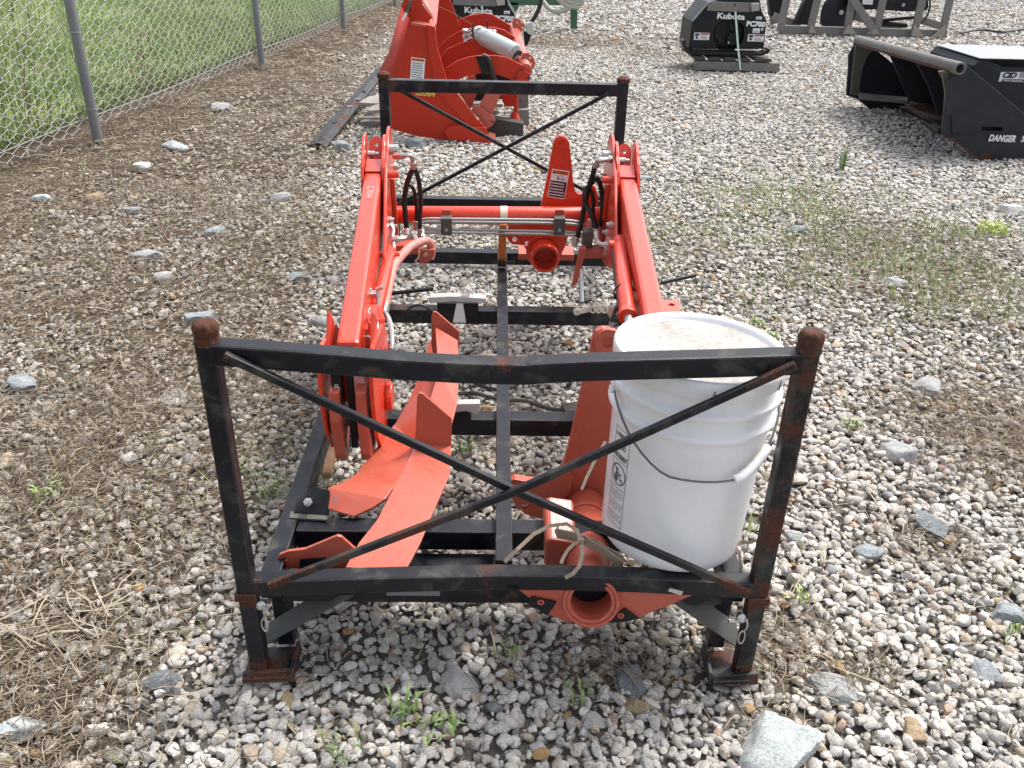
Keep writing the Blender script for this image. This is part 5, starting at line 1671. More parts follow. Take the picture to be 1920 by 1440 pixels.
mb = MB(); mb.lathe([(.1372, .3868), (.134, .3872), (.07, .3882), (.0, .3885)], BM, 72, False, False); part('lid_panel', mb, LID_P, LD, 0, smooth=True)
mb = MB(); mb.ring(BM @ Vector((.012, -.03, .3885)), BM.to_3x3() @ Vector((0, 0, 1)), .019, .0175, .0012, 28); mb.add(circle(BM @ Vector((.012, -.03, .3892)), BM.to_3x3() @ Vector((0, 0, 1)), .0172, 24), [tuple(range(24))]); part('lid_plug', mb, LID_P, LD, 0)
mb = MB(); a = -1.62
for k_ in range(2):
    aa = a+.9*k_
    mb.box((.1522, -.0012, .367), (.1536, .0012, .386), BM @ Matrix.Rotation(aa, 4, 'Z'))
part('tear_notch', mb, GREYINK, LD, 0)
# bail handle: hangs down the front
def bpt(a, r, z):
    return BM @ Vector((r*math.cos(a), r*math.sin(a), z))
e0, e1 = math.radians(-172), math.radians(-8)
hp = []
for t in np.linspace(0, 1, 25):
    a = e0+(e1-e0)*t
    sag = math.sin(math.pi*t)**1.15
    hp.append(bpt(a, .1500+.009*sag, .322-.104*min(1, sag*1.12)))
mb = MB(); mb.tube([bpt(e0, .142, .326), bpt(e0, .157, .326)]+hp+[bpt(e1, .157, .326), bpt(e1, .142, .326)], .0021, 8)
HD = part('bail_handle', mb, HANDLE, BK, 0, smooth=True)
gp = []
for t in np.linspace(.62, .80, 6):
    a = e0+(e1-e0)*t; sag = math.sin(math.pi*t)**1.15
    gp.append(bpt(a, .1500+.009*sag, .322-.104*min(1, sag*1.12)))
mb = MB(); mb.tube(gp, .0085, 12); part('handle_grip', mb, WHITE_P, HD, .001, smooth=True)
for a in (e0, e1):
    mb = MB(); mb.tube([bpt(a, .140, .318), bpt(a, .155, .318)], .010, 14); part('handle_ear', mb, WHITE_P, HD, .001)


def wrap_part(name, mb2d, mat, a0, z0, lift, parent):
    """flat drawing (x right, y up, metres) wrapped onto the bucket wall"""
    out = MB()
    vs = []
    for p in mb2d.v:
        z = z0+p.y
        R = .134+(z-.02)*(.1405-.134)/.258+lift+p.z*.2
        a = a0+p.x/R
        vs.append(BM @ Vector((R*math.cos(a), R*math.sin(a), z)))
    out.v = vs; out.f = list(mb2d.f)
    return part(name, out, mat, parent, 0)


def flat_line(mb, a, b, w):
    a = Vector((*a, 0)); b = Vector((*b, 0)); d = (b-a); s = Vector((-d.y, d.x, 0)).normalized()*w/2
    n = max(1, int(d.length/.006))
    for i in range(n):
        p, q = a+d*i/n, a+d*(i+1)/n
        mb.add([p-s, q-s, q+s, p+s], [(0, 1, 2, 3)])


lw, lh = .047, .200
mb = MB()
for a, b in (((-lw/2, -lh/2), (lw/2, -lh/2)), ((lw/2, -lh/2), (lw/2, lh/2)), ((lw/2, lh/2), (-lw/2, lh/2)), ((-lw/2, lh/2), (-lw/2, -lh/2)), ((-lw/2, .036), (lw/2, .036)), ((-lw/2, -.020), (lw/2, -.020))):
    flat_line(mb, a, b, .0011)
for s_, z in (('WARNING', .087), ('AVISO', .066), ('AVERTISSEMENT', .045)):
    lettering(mb, s_, .014, (.003 if len(s_) < 10 else 0, z, 0), (1, 0, 0), (0, 1, 0), .0003, 0, width=lw*(.72 if len(s_) == 7 else .5 if len(s_) == 5 else .92))
for z in (.087, .066):
    mb.add([(-lw*.47, z-.005, 0), (-lw*.37, z-.005, 0), (-lw*.42, z+.005, 0)], [(0, 1, 2)])
# prohibition sign: child over a pail
cc = (0, .008)
for i in range(40):
    a = 2*math.pi*i/40; b = 2*math.pi*(i+1)/40; r1, r2 = .0222, .0196
    mb.add([(cc[0]+r1*math.cos(a), cc[1]+r1*math.sin(a), 0), (cc[0]+r1*math.cos(b), cc[1]+r1*math.sin(b), 0), (cc[0]+r2*math.cos(b), cc[1]+r2*math.sin(b), 0), (cc[0]+r2*math.cos(a), cc[1]+r2*math.sin(a), 0)], [(0, 1, 2, 3)])
flat_line(mb, (-.0145, .0225), (.0145, -.0065), .0026)
mb.add([(-.012, -.008, 0), (-.001, -.008, 0), (.0005, .004, 0), (-.0135, .004, 0)], [(0, 1, 2, 3)])
mb.add([(-.005+.0042*math.cos(a), .0165+.0042*math.sin(a), 0) for a in np.linspace(0, 6.0, 10)], [tuple(range(10))])
mb.add([(-.010, .005, 0), (-.002, .005, 0), (.002, .012, 0), (-.007, .0135, 0)], [(0, 1, 2, 3)])
mb.add([(.001, .010, 0), (.010, .012, 0), (.011, .0095, 0), (.002, .007, 0)], [(0, 1, 2, 3)])
mb.add([(.006, -.002, 0), (.013, -.001, 0), (.0135, .002, 0), (.0055, .001, 0)], [(0, 1, 2, 3)])
r_ = random.Random(9)
for i in range(17):
    z = -.027-i*.0041
    if i in (5, 11): continue
    x = -lw*.44
    e = lw*(.44 if i not in (4, 10, 16) else .1)
    while x < e-.003:
        x2 = min(x+r_.uniform(.003, .009), e); flat_line(mb, (x, z), (x2, z), .0011); x = x2+.0014
wrap_part('warning_print', mb, GREYINK, math.radians(-156), .152, .0006, BB)
# ------------------------------------------------------------------ red grapple bucket on its pallet
GR = thing('grapple_bucket', 'big red-orange grapple bucket with curved ribs standing on a wooden pallet behind the rack', 'grapple', tuple(pt(800, 262, y=4.5)))
YG = 4.45


def gp_(name, px, y, th, mat=None, parent=None, holes=(), bev=.003, label=None):
    mb = MB(); mb.prism([pt(u, v, y=y) for u, v in px], (0, th, 0), [circle(pt(u, v, y=y), (0, 1, 0), r, 12) for u, v, r in holes])
    return part(name, mb, mat or ORANGE_D, parent or GR, bev, label=label)


END = gp_('end_plate', [(771, 42), (799, 46), (806, 100), (814, 140), (838, 190), (868, 225), (892, 252), (925, 270), (840, 264), (780, 255), (734, 242), (727, 215), (732, 190), (745, 140)], YG, .02)
# angled flange along the right edge of the end plate
fl = [(799, 46), (816, 50), (820, 90), (838, 150), (860, 178), (893, 222), (912, 240), (916, 262), (925, 270), (892, 252), (868, 225), (838, 190), (814, 140), (806, 100)]
mb = MB(); mb.prism([pt(u, v, y=YG-.022) for u, v in fl], (0, .02, 0)); part('edge_flange', mb, ORANGE_D, GR, .005)
gp_('wear_plate', [(833, 247), (842, 238), (852, 236), (911, 240), (913, 247), (917, 266), (922, 271), (842, 262), (835, 252)], YG-.045, .02)
mb = MB(); mb.prism([pt(u, v, y=YG-.04) for u, v in ((886, 265), (886, 271), (926, 273), (931, 270))], (0, .09, .006)); part('skid_shoe', mb, ORANGE_D, GR, .003)
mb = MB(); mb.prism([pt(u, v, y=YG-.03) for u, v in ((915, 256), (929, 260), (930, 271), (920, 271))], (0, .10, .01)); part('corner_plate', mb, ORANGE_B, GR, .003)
# left outer sheet going back and up
P0 = [pt(u, v, y=YG+.02) for u, v in ((771, 42), (745, 140), (732, 190), (727, 215))]
P1 = [pt(u, v, y=y) for u, v, y in ((753, 8, YG+.35), (728, 100, YG+.25), (712, 130, YG+.20), (714, 190, YG+.16))]
mb = MB(); mb.add(P0+P1, [(0, 1, 5, 4), (1, 2, 6, 5), (2, 3, 7, 6)]); o = part('back_sheet', mb, ORANGE_D, GR, 0); o.data.shade_smooth(); md = o.modifiers.new('solid', 'SOLIDIFY'); md.thickness = .015
q = [(753, 8), (757, 2), (783, 3), (790, 8), (811, 33), (800, 46), (771, 42)]
gp_('hanger_plate', [(752, 12), (756, 2), (768, -12), (790, -12), (792, 8), (811, 33), (800, 44), (772, 42)], YG+.04, .02)
mb = MB(); c = pt(766, 17, y=YG+.03); mb.ring(c-Vector((0, .012, 0)), (0, 1, 0), .034, .018, .02, 18); part('hanger_bush', mb, ORANGE_D, GR, .002)
mb = MB(); mb.sweep([pt(770, 0, y=YG), pt(766, 14, y=YG), pt(763, 24, y=YG)], .018, .006, (0, -1, 0)); part('hanger_strap', mb, OLIVE, GR, .001)
mb = MB(); mb.sweep([pt(762, 24, y=YG-.01), pt(755, 38, y=YG-.01)], .016, .006, (0, -1, 0)); part('hanger_tag', mb, LABEL, GR, .001)
# top shelf and upper lip to far end plate, top light put into colour
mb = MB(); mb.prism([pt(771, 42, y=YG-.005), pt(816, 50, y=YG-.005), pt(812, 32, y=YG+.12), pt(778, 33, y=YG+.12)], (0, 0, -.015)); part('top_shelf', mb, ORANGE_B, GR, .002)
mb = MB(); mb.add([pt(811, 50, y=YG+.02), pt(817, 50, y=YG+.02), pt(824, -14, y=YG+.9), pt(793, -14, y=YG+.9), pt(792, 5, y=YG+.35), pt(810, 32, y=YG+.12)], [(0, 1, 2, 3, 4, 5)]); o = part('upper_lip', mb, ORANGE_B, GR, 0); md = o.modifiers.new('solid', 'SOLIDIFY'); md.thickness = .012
gp_('far_end_plate', [(822, -16), (842, -6), (858, 36), (862, 50), (850, 70), (818, 96), (817, 50)], YG+1.0, .02)
# curved ribs
RIBS = [
    ([(828, 150), (836, 128), (855, 115), (878, 107), (900, 104), (930, 104), (952, 108), (975, 120), (993, 132), (992, 154), (968, 154), (950, 146), (925, 138), (900, 138), (870, 145), (846, 156)], YG+.12),
    ([(822, 112), (838, 92), (860, 82), (885, 75), (905, 76), (930, 82), (962, 96), (985, 112), (988, 132), (962, 132), (930, 130), (900, 130), (860, 140), (832, 152)], YG+.42),
    ([(820, 92), (838, 72), (862, 58), (890, 51), (925, 51), (945, 56), (966, 70), (974, 96), (940, 100), (915, 98), (885, 98), (850, 108), (826, 124)], YG+.74),
    ([(820, 76), (840, 50), (862, 36), (885, 28), (908, 25), (922, 27), (945, 40), (958, 48), (960, 72), (940, 74), (920, 72), (885, 74), (850, 84), (826, 104)], YG+1.06),
]
for px, y in RIBS:
    r = gp_('rib', px, y, .025)
P = [pt(u, v, y=y) for u, v, y in ((964, 152, YG+.115), (970, 138, YG+.115), (979, 128, YG+.115), (994, 138, YG+.115), (992, 154, YG+.115))]
mb = MB(); mb.prism(P, (0, -.015, 0)); hx = part('hex_cap', mb, ORANGE_D, GR, .002)
for u, v in ((966, 146), (979, 131), (991, 146)):
    mb = MB(); c = pt(u, v, y=YG+.098); mb.add(circle(c, (0, 1, 0), .009, 10), [tuple(range(10))]); part('cap_hole', mb, INK, hx, 0)
# top tube tying the ribs together, sky light put into its pale colour
A, B = pt(986, 132, y=YG+.13), pt(962, 52, y=YG+1.15)
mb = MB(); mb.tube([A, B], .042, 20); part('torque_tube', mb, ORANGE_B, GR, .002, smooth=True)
for px, y in (([(976, 112), (980, 100), (990, 99), (999, 106), (1004, 118), (1001, 126), (994, 132), (984, 128)], YG+.24), ([(960, 44), (963, 33), (974, 36), (982, 43), (984, 52), (980, 58), (972, 60), (962, 52)], YG+1.0)):
    e = gp_('ear_plate', px, y, .02, ORANGE_B, holes=[(px[0][0]+10, px[0][1]-2, .007), (px[0][0]+18, px[0][1]-3, .007), (px[0][0]+20, px[0][1]+8, .007)])
# black pad strapped on the first rib
gp_('rib_pad', [(892, 105), (916, 104), (926, 134), (904, 140)], YG+.105, .01, BLACK_C)
mb = MB(); mb.tube([pt(u, v, y=YG+.09) for u, v in ((905, 104), (914, 108), (920, 122), (924, 138), (930, 152))], .014, 8, smooth=3); part('rib_strap', mb, RUBBER, GR, 0, smooth=True)
# lower arms and feet seen under the ribs
mb = MB(); mb.prism([pt(u, v, y=YG+.25) for u, v in ((858, 172), (880, 142), (890, 142), (895, 175), (882, 206))], (0, .06, 0)); part('lower_arm', mb, ORANGE_B, GR, .003)
mb = MB(); mb.prism([pt(u, v, y=YG+.10) for u, v in ((895, 205), (912, 176), (940, 174), (925, 212), (922, 226))], (0, .08, 0)); part('lower_arm', mb, ORANGE_B, GR, .003)
gp_('arm_foot', [(884, 206), (889, 198), (896, 199), (926, 219), (929, 226), (922, 237), (914, 242)], YG+.06, .02, ORANGE_B, holes=[(923, 229, .008)])
mb = MB(); mb.tube([pt(968, 160, y=YG+.3), pt(967, 222, y=YG+.3)], .016, 10); mb.lathe([(.04, 0), (.03, .02), (.016, .05)], Matrix.Translation(pt(965, 223, y=YG+.3)), 14); part('prop_leg', mb, ORANGE_D, GR, .002)
mb = MB(); mb.prism([pt(u, v, y=YG+.6) for u, v in ((872, 156), (900, 132), (960, 134), (975, 160), (950, 185), (890, 190))], (0, .05, 0)); part('inner_shell', mb, BLACK_C, GR, .003)
gp_('inner_plate', [(938, 178), (966, 176), (968, 200), (946, 200)], YG+.42, .02)
# labels and numbers
warning_label(END, pt(783, 129, y=YG-.001), (1, 0, -.10), (.10, 0, 1), .086, .130, 'WARNING', False, 7, False)
mb = MB(); c = pt(797, 175, y=YG-.001); lettering(mb, 'S2084', .050, c, (1, 0, -.08), (.08, 0, 1), .002, .0006, shear=.15); part('model_number', mb, YELLOW, END, 0)
# wrapped manual canister tied on the ribs
CN = thing('wrapped_canister', 'silver wrapped canister tied across the ribs of the red grapple bucket', 'canister', tuple(pt(925, 84, y=YG+.4)))
A, B = pt(893, 63, y=YG+.50), pt(967, 98, y=YG+.22)
mb = MB(); d = (B-A); mb.tube([A, A+d*.03, A+d*.35, A+d*.7, A+d*.97, B], [.045, .056, .058, .056, .054, .045], 20); part('canister', mb, FOIL, CN, .004, smooth=True)
r_ = random.Random(4)
mb = MB()
G = {}
for i in range(11):
    for j in range(8):
        G[i, j] = pt(868+i*6.2+r_.uniform(-2, 2), 52+j*3.6+r_.uniform(-1.5, 1.5)+abs(i-5)*.6, y=YG+.46+r_.uniform(-.03, .03))
vs = list(G.values()); ix = {k: n for n, k in enumerate(G)}
mb.add(vs, [(ix[i, j], ix[i+1, j], ix[i+1, j+1], ix[i, j+1]) for i in range(10) for j in range(7)])
part('crumpled_bag', mb, BAG, CN, 0, solid=.002)
for P in (((887, 44, .40), (886, 58, .40), (888, 72, .40)), ((913, 38, .40), (914, 54, .40))):
    mb = MB(); mb.tube([pt(u, v, y=YG+y) for u, v, y in P], .006, 6); part('tie_wire', mb, RUBBER, CN, 0)
for k in range(4):
    mb = MB(); mb.tube([pt(961+k*2, 112-k*2, y=YG+.15), pt(966+k*1.5, 100-k*1.6, y=YG+.16), pt(976+k*1, 104-k*2, y=YG+.2)], .005, 6, smooth=3); part('tie_wire', mb, RUBBER, CN, 0)
mb = MB(); mb.tube([pt(820, 11, y=YG+.3), pt(850, 24, y=YG+.3), pt(886, 47, y=YG+.38)], .003, 5); part('cord', mb, STICK, CN, 0)

# pallet beneath
PL = thing('wooden_pallet', 'weathered wooden pallet under the red grapple bucket', 'pallet', tuple(pt(830, 250, y=4.7)))
for px, y, th, mt in ((((674, 228), (712, 228), (712, 250), (674, 252)), 4.75, .8, WOOD), (((712, 228), (745, 235), (745, 250), (712, 250)), 4.76, .9, WOOD_D),
                      (((914, 240), (922, 222), (982, 232), (980, 262), (916, 262)), 4.62, .12, WOOD_D), (((968, 206), (992, 206), (992, 258), (980, 262), (968, 240)), 4.9, .5, WOOD)):
    mb = MB(); mb.prism([pt(u, v, y=y) for u, v in px], (0, th, 0)); part('runner', mb, mt, PL, .004)
for (u0, v0, u1, v1), y in (((674, 220, 712, 212), 4.80), ((674, 226, 712, 222), 4.76), ((680, 190, 714, 178), 5.3)):
    a, b = pt(u0, v0, y=y), pt(u1, v1, y=y+.1)
    mb = MB(); mb.prism([a, Vector((b.x+.9, a.y, a.z)), Vector((b.x+.9, a.y+.10, a.z)), Vector((b.x-.04, a.y+.10, a.z))], (0, 0, -.022)); part('board', mb, WOOD_P, PL, .003)
tm = thing('timber_block', 'upright weathered timber block beside the near rib end of the red grapple bucket', 'timber', tuple(pt(980, 206, y=4.95)))
mb = MB(); mb.prism([pt(u, v, y=4.98) for u, v in ((969, 150), (991, 150), (991, 207), (969, 207))], (0, .14, 0)); part('timber', mb, WOOD, tm, .004)

# long dark cutting edge on the ground
CE = thing('cutting_edge', 'long dark steel cutting edge with bolt holes lying on the ground by the pallet', 'cutting edge', tuple(pt(640, 225, z=.02)))
a0, a1, b1, b0 = pt(577, 271, z=.015), pt(612, 275, z=.015), pt(728, 128, z=.16), pt(706, 128, z=.16)
e0 = (a1-a0); n = (b0-a0).cross(e0).normalized()
n = n if n.z > 0 else -n
mid0 = a0+e0*.62+n*.018; mid1 = b0+(b1-b0)*.62+n*.018
mb = MB(); mb.add([a0, mid0, a1, b0, mid1, b1, a0-n*.016, a1-n*.016, b0-n*.016, b1-n*.016], [(0, 1, 4, 3), (1, 2, 5, 4), (6, 8, 9, 7), (0, 6, 7, 2, 1), (3, 4, 5, 9, 8), (0, 3, 8, 6), (2, 7, 9, 5)])
pb = part('blade', mb, BLACK_R, CE, .002)
for u, v in ((603, 262), (628, 230), (656, 201), (671, 187), (682, 172)):
    mb = MB(); d = fw+RT*((u-960)/F_PX)+DN*((v-720)/F_PX); t = (a0+n*.012-CAM).dot(n)/d.dot(n); c = CAM+d*t
    mb.ring(c+n*.004, n, .020, .012, .003, 12); mb.add(circle(c+n*.006, n, .012, 10), [tuple(range(10))])
    part('bolt_hole', mb, GALV if (u, v) in ((656, 201), (671, 187)) else INK, CE, 0)
PK = thing('loose_planks', 'broken pale boards lying between the cutting edge and the pallet', 'boards', tuple(pt(695, 190, z=.1)))
for q in (((673, 192), (690, 181), (712, 176), (712, 194)), ((690, 207), (700, 197), (712, 194), (712, 206))):
    mb = MB(); mb.prism([pt(u, v, z=.14) for u, v in q], (0, 0, -.02)); part('board', mb, WOOD_P, PK, .003)

# ------------------------------------------------------------------ black auger drive boxes on pallets
def auger_box(lab, group):
    Y = 7.50
    T = thing('auger_housing', lab, 'auger drive', tuple(pt(1368, 128, y=Y)), group)
    face = [(1291, 92), (1298, 40), (1327, 4), (1380, -8), (1424, -6), (1428, 20), (1437, 38), (1432, 92)]
    mb = MB(); mb.prism([pt(u, v, y=Y) for u, v in face], (0, .5, 0), [circle(pt(1366, 66, y=Y), (0, 1, 0), .15, 24)]); F = part('front_plate', mb, BLACK_C, T, .012)
    mb = MB(); c = pt(1366, 66, y=Y+.08); mb.tube([c, c+Vector((0, .02, 0))], .15, 20); mb.tube([c+Vector((.03, -.07, -.03)), c+Vector((.03, 0, -.03))], .055, 14); part('gear_hub', mb, BLACK_C, F, .004)
    mb = MB(); mb.tube([pt(1366, 80, y=Y-.01), pt(1366, 84, y=Y+.06)], .008, 8); part('bolt', mb, STEEL, F, 0)
    for a, b in (((1342, 64), (1352, 80)), ((1369, 46), (1374, 58)), ((1368, 62), (1375, 74))):
        mb = MB(); mb.sweep([pt(*a, y=Y+.03), pt(*b, y=Y+.01)], .02, .03, (0, -1, 0)); part('hub_rib', mb, BLACK_C, F, .002)
    mb = MB(); mb.sweep([pt(1298, 40, y=Y-.03), pt(1329, 4, y=Y-.03)], .008, .03, (0, 1, 0)); part('edge_rail', mb, GALV, T, .001)
    mb = MB(); mb.sweep([pt(1279, 74, y=Y-.02), pt(1283, 88, y=Y-.02), pt(1292, 96, y=Y-.02), pt(1310, 98, y=Y-.02), pt(1425, 100, y=Y-.02), pt(1437, 95, y=Y-.02), pt(1439, 90, y=Y-.02)], .12, .03, (0, 0, 1)); part('skid', mb, BLACK_C, T, .003)
    mb = MB(); lettering(mb, 'Kubota', .070, pt(1370.5, 31, y=Y-.002), (1, 0, -.025), (0.025, 0, 1), .0025, .001, width=.262); part('brand_lettering', mb, LABEL, F, 0)
    mb = MB(); lettering(mb, 'PC700', .058, pt(1417, 45.5, y=Y-.002), (1, 0, -.03), (.03, 0, 1), .0035, .001, width=.178); part('model_lettering', mb, LABEL, F, 0)
    for (u0, v0, u1, v1), red in (((1302, 61, 1329, 75), 1), ((1403, 64, 1431, 78), 1), ((1412, 53, 1424, 62), 0), ((1418, 31, 1428, 37), 0)):
        a, b = pt(u0, v0, y=Y), pt(u1, v1, y=Y)
        mb = MB(); mb.box((a.x, Y-.003, b.z), (b.x, Y-.001, a.z)); l = part('safety_label', mb, LABEL, F, 0)
        w = b.x-a.x; h = a.z-b.z
        if red:
            mb = MB(); mb.box((a.x+w*.40, Y-.005, a.z-h*.28), (b.x-w*.03, Y-.0035, a.z-h*.05)); part('label_header', mb, LABEL_R, l, 0)
            mb = MB(); mb.box((a.x+w*.06, Y-.005, b.z+h*.55), (a.x+w*.32, Y-.0035, a.z-h*.10)); mb.prism([(a.x+w*.12, Y-.005, b.z+h*.12), (a.x+w*.30, Y-.005, b.z+h*.2), (a.x+w*.22, Y-.005, b.z+h*.5), (a.x+w*.10, Y-.005, b.z+h*.45)], (0, .0015, 0)); part('label_picture', mb, INK, l, 0)
        mb = MB()
        for i in range(3):
            z = b.z+h*(.14+.16*i); mb.box((a.x+w*(.42 if red else .1), Y-.005, z), (b.x-w*(.10+.05*i), Y-.0035, z+h*.06))
        part('label_text', mb, GREYINK, l, 0)
    mb = MB(); c = pt(1429, 55, y=Y); mb.ring(c-Vector((0, .002, 0)), (0, 1, 0), .012, .006, .002, 12); part('round_mark', mb, LABEL, F, 0)
    mb = MB(); mb.prism([pt(u, v, y=Y-.02) for u, v in ((1327, 3), (1409, 5), (1406, 23), (1326, 20))], (0, .06, 0)); part('top_board', mb, WOOD, T, .003)
    mb = MB(); c = pt(1378, 9, y=Y-.021); mb.add(circle(c, (0, 1, 0), .012, 10), [tuple(range(10))]); part('board_knot', mb, INK, T, 0)
    mb = MB(); mb.prism([pt(u, v, y=Y-.05) for u, v in ((1409, 6), (1424, 6), (1424, 20), (1409, 22))], (0, .05, 0)); part('cap_block', mb, PIPE, T, .003)
    # pallet boards
    mb = MB(); mb.prism([pt(u, v, y=Y-.10) for u, v in ((1304, 114), (1463, 119), (1461, 135), (1303, 131))], (0, .09, 0)); part('pallet_beam', mb, WOOD, T, .004)
    for u0, u1 in ((1301, 1323), (1329, 1352), (1356, 1380), (1386, 1407), (1415, 1447)):
        k = (u0-1301)*.03
        mb = MB(); mb.prism([pt(u, v+k, y=Y-.11) for u, v in ((u0, 107), (u1, 107.5), (u1, 113), (u0+3, 113))], (0, .7, 0)); part('pallet_board', mb, WOOD_D, T, .003)
    mb = MB(); mb.sweep([pt(u, v, y=Y+y) for u, v, y in ((1379, 22, -.022), (1381, 50, -.03), (1384, 90, -.06), (1387, 116, -.115), (1388, 131, -.115))], .018, .004, (0, -1, 0)); part('strap', mb, MINT, T, 0)
    return T


AB = auger_box('black auger drive housing marked PC700 on a pallet in the open gravel', 'black auger housings strapped to pallets')
AB2 = copy_tree(AB)
AB2['label'] = 'black auger drive housing mostly hidden behind the red grapple bucket'
tgt = pt(897, 20, y=7.5); src_ = pt(1370.5, 31, y=7.5)
AB2.location = AB.location+Vector((tgt.x-src_.x, .0, tgt.z-src_.z))
AB2.location.z = AB.location.z

# ------------------------------------------------------------------ green machine frame with hoses, at the very top
GM = thing('green_machine', 'dark green machine frame with coiled pale hoses at the top edge', 'machine', tuple(pt(1020, 40, y=10.6)))
Yg = 10.55
A, B = pt(948, 2, y=Yg), pt(1100, -4, y=Yg)
for nm, px, th in (('beam', ((940, -4), (1085, -6), (1085, 10), (940, 10)), .15), ('side_plate', ((946, 0), (972, 0), (972, 16), (968, 21), (950, 21), (946, 16)), .05), ('leg', ((1070, 6), (1083, 6), (1082, 54), (1070, 54)), .10), ('back_plate', ((938, -2), (950, 0), (948, 28), (940, 12)), .1)):
    mb = MB(); mb.prism([pt(u, v, y=Yg) for u, v in px], (0, th, 0)); part(nm, mb, GREEN, GM, .004)
mb = MB(); c = pt(955, 17, y=Yg-.01); mb.tube([c, c+Vector((0, -.02, 0))], .02, 8); part('bolt', mb, STEEL, GM, 0)
for P in (((1013, -4), (1022, 8), (1032, 18), (1046, 22), (1060, 18), (1072, 12), (1084, 8)), ((1046, -4), (1056, 6), (1070, 12), (1086, 14)), ((1056, -4), (1068, 3), (1082, 7), (1094, 6)), ((1062, -6), (1075, -1), (1088, 0), (1096, 3))):
    mb = MB(); mb.tube([pt(u, v, y=Yg-.15) for u, v in P], .030, 10, smooth=4); part('hose', mb, HOSE_G, GM, 0, smooth=True)
HL = thing('cable_lead', 'black cable ending in a silver wrapped plug hanging beside the red grapple bucket', 'cable', tuple(pt(993, 60, y=6.0)))
mb = MB(); mb.tube([pt(u, v, y=6.2) for u, v in ((1015, -6), (1012, 12), (1005, 28), (996, 42))], .017, 8, smooth=3); part('cable', mb, RUBBER, HL, 0, smooth=True)
mb = MB(); mb.prism([pt(u, v, y=6.15) for u, v in ((986, 43), (999, 41), (1001, 62), (996, 66), (988, 62))], (0, .06, 0)); part('plug_wrap', mb, FOIL, HL, .006)
mb = MB(); mb.prism([pt(u, v, y=6.18) for u, v in ((981, 58), (998, 62), (990, 84), (984, 88))], (0, .08, 0)); part('bracket', mb, BLACK_C, HL, .003)

# ------------------------------------------------------------------ wooden crate with black auger gear, upper right
CR = thing('timber_crate', 'grey timber crate frame around black machinery at the top right of the yard', 'crate', tuple(pt(1610, 68, y=10.6)))
Yc = 10.55


def bar(a, b, w, th, y=Yc, mat=None):
    P, Q = pt(*a, y=y), pt(*b, y=y)
    mb = MB(); mb.sweep([P, Q], th, w*6.5/1000*1.0 if False else w, (1, 0, 0) if abs(P.x-Q.x) < abs(P.z-Q.z) else (0, 0, 1)); part('timber', mb, mat or WOOD, CR, .005)


bar((1462, 55), (1774, 64), .10, .06)
for a, b in (((1462, 58), (1478, -12)), ((1518, 60), (1536, -12)), ((1588, 60), (1600, -12)), ((1643, 60), (1658, -12)), ((1713, 66), (1732, -12)), ((1766, 62), (1784, -12))):
    bar(a, b, .085, .05, Yc-.06)
bar((1637, 56), (1594, -10), .09, .04, Yc-.12)
bar((1720, 36), (1768, 50), .09, .05, Yc+.5)
bar((1450, 30), (1500, 48), .09, .05, Yc+.4)
bar((1602, 30), (1690, 55), .10, .05, Yc+.6)
bar((1452, 44), (1444, -10), .10, .05, Yc+.8)
for px in (((1581, 64), (1592, 46), (1606, 64)), ((1709, 68), (1716, 46), (1734, 70)), ((1748, 70), (1774, 46), (1771, 71)), ((1626, 64), (1638, 46), (1648, 64)), ((1516, 62), (1522, 46), (1530, 62))):
    mb = MB(); mb.prism([pt(u, v, y=Yc-.12) for u, v in px], (0, .03, 0)); part('gusset', mb, WOOD_P, CR, .002)
AG = thing('trencher_parts', 'black trencher machinery with a round disc inside the timber crate', 'machinery', tuple(pt(1580, 52, y=10.9)))
mb = MB(); c = pt(1575, 24, y=10.85); mb.tube([c, c+Vector((-.02, .05, 0))], .27, 36); part('disc', mb, NAVY, AG, .004)
mb = MB(); c2 = pt(1576, 23, y=10.82); mb.tube([c2, c2+Vector((0, -.03, 0))], .03, 10); part('disc_hub', mb, STEEL, AG, .002)
for px, y in ((((1590, -12), (1740, -8), (1742, 14), (1735, 20), (1700, 22), (1640, 18), (1592, 20)), 10.75), (((1490, 45), (1510, 0), (1530, -10), (1540, -10), (1520, 48)), 10.8), (((1440, -10), (1475, -10), (1470, 36), (1444, 30)), 11.3), (((1540, 46), (1556, 10), (1592, 20), (1592, 44)), 10.95)):
    mb = MB(); mb.prism([pt(u, v, y=y) for u, v in px], (0, .12, 0)); part('housing', mb, BLACK_C, AG, .01)
mb = MB(); mb.tube([pt(1650, 38, y=11.0), pt(1716, 32, y=11.0)], .025, 8); mb.tube([pt(1655, 44, y=11.0), pt(1700, 48, y=11.0)], .03, 8); part('shaft', mb, BLACK_C, AG, 0, smooth=True)
for u, v in ((1693, 9), (1731, 10)):
    mb = MB(); c = pt(u, v, y=10.73); mb.tube([c, c+Vector((0, -.02, 0))], .022, 8); part('bolt', mb, STEEL, AG, 0)
mb = MB(); mb.prism([pt(u, v, y=10.70) for u, v in ((1617, -8), (1638, -8), (1636, 9), (1618, 8))], (0, .02, 0)); part('paper_label', mb, LABEL, AG, 0)
mb = MB(); mb.tube([pt(u, v, y=10.6) for u, v in ((1742, -6), (1744, 12), (1736, 34), (1726, 44))], .012, 6, smooth=4); part('hose', mb, RUBBER, AG, 0, smooth=True)
mb = MB(); mb.tube([pt(u, v, z=.03) for u, v in ((1800, 62), (1840, 56), (1880, 60), (1920, 55), (1990, 52))], .014, 6, smooth=4)
o = part('cable', mb, RUBBER, None, 0, smooth=True, origin=pt(1860, 58, z=.03)); tag(o, 'thin dark cable lying on the far gravel right of the timber crate', 'cable')

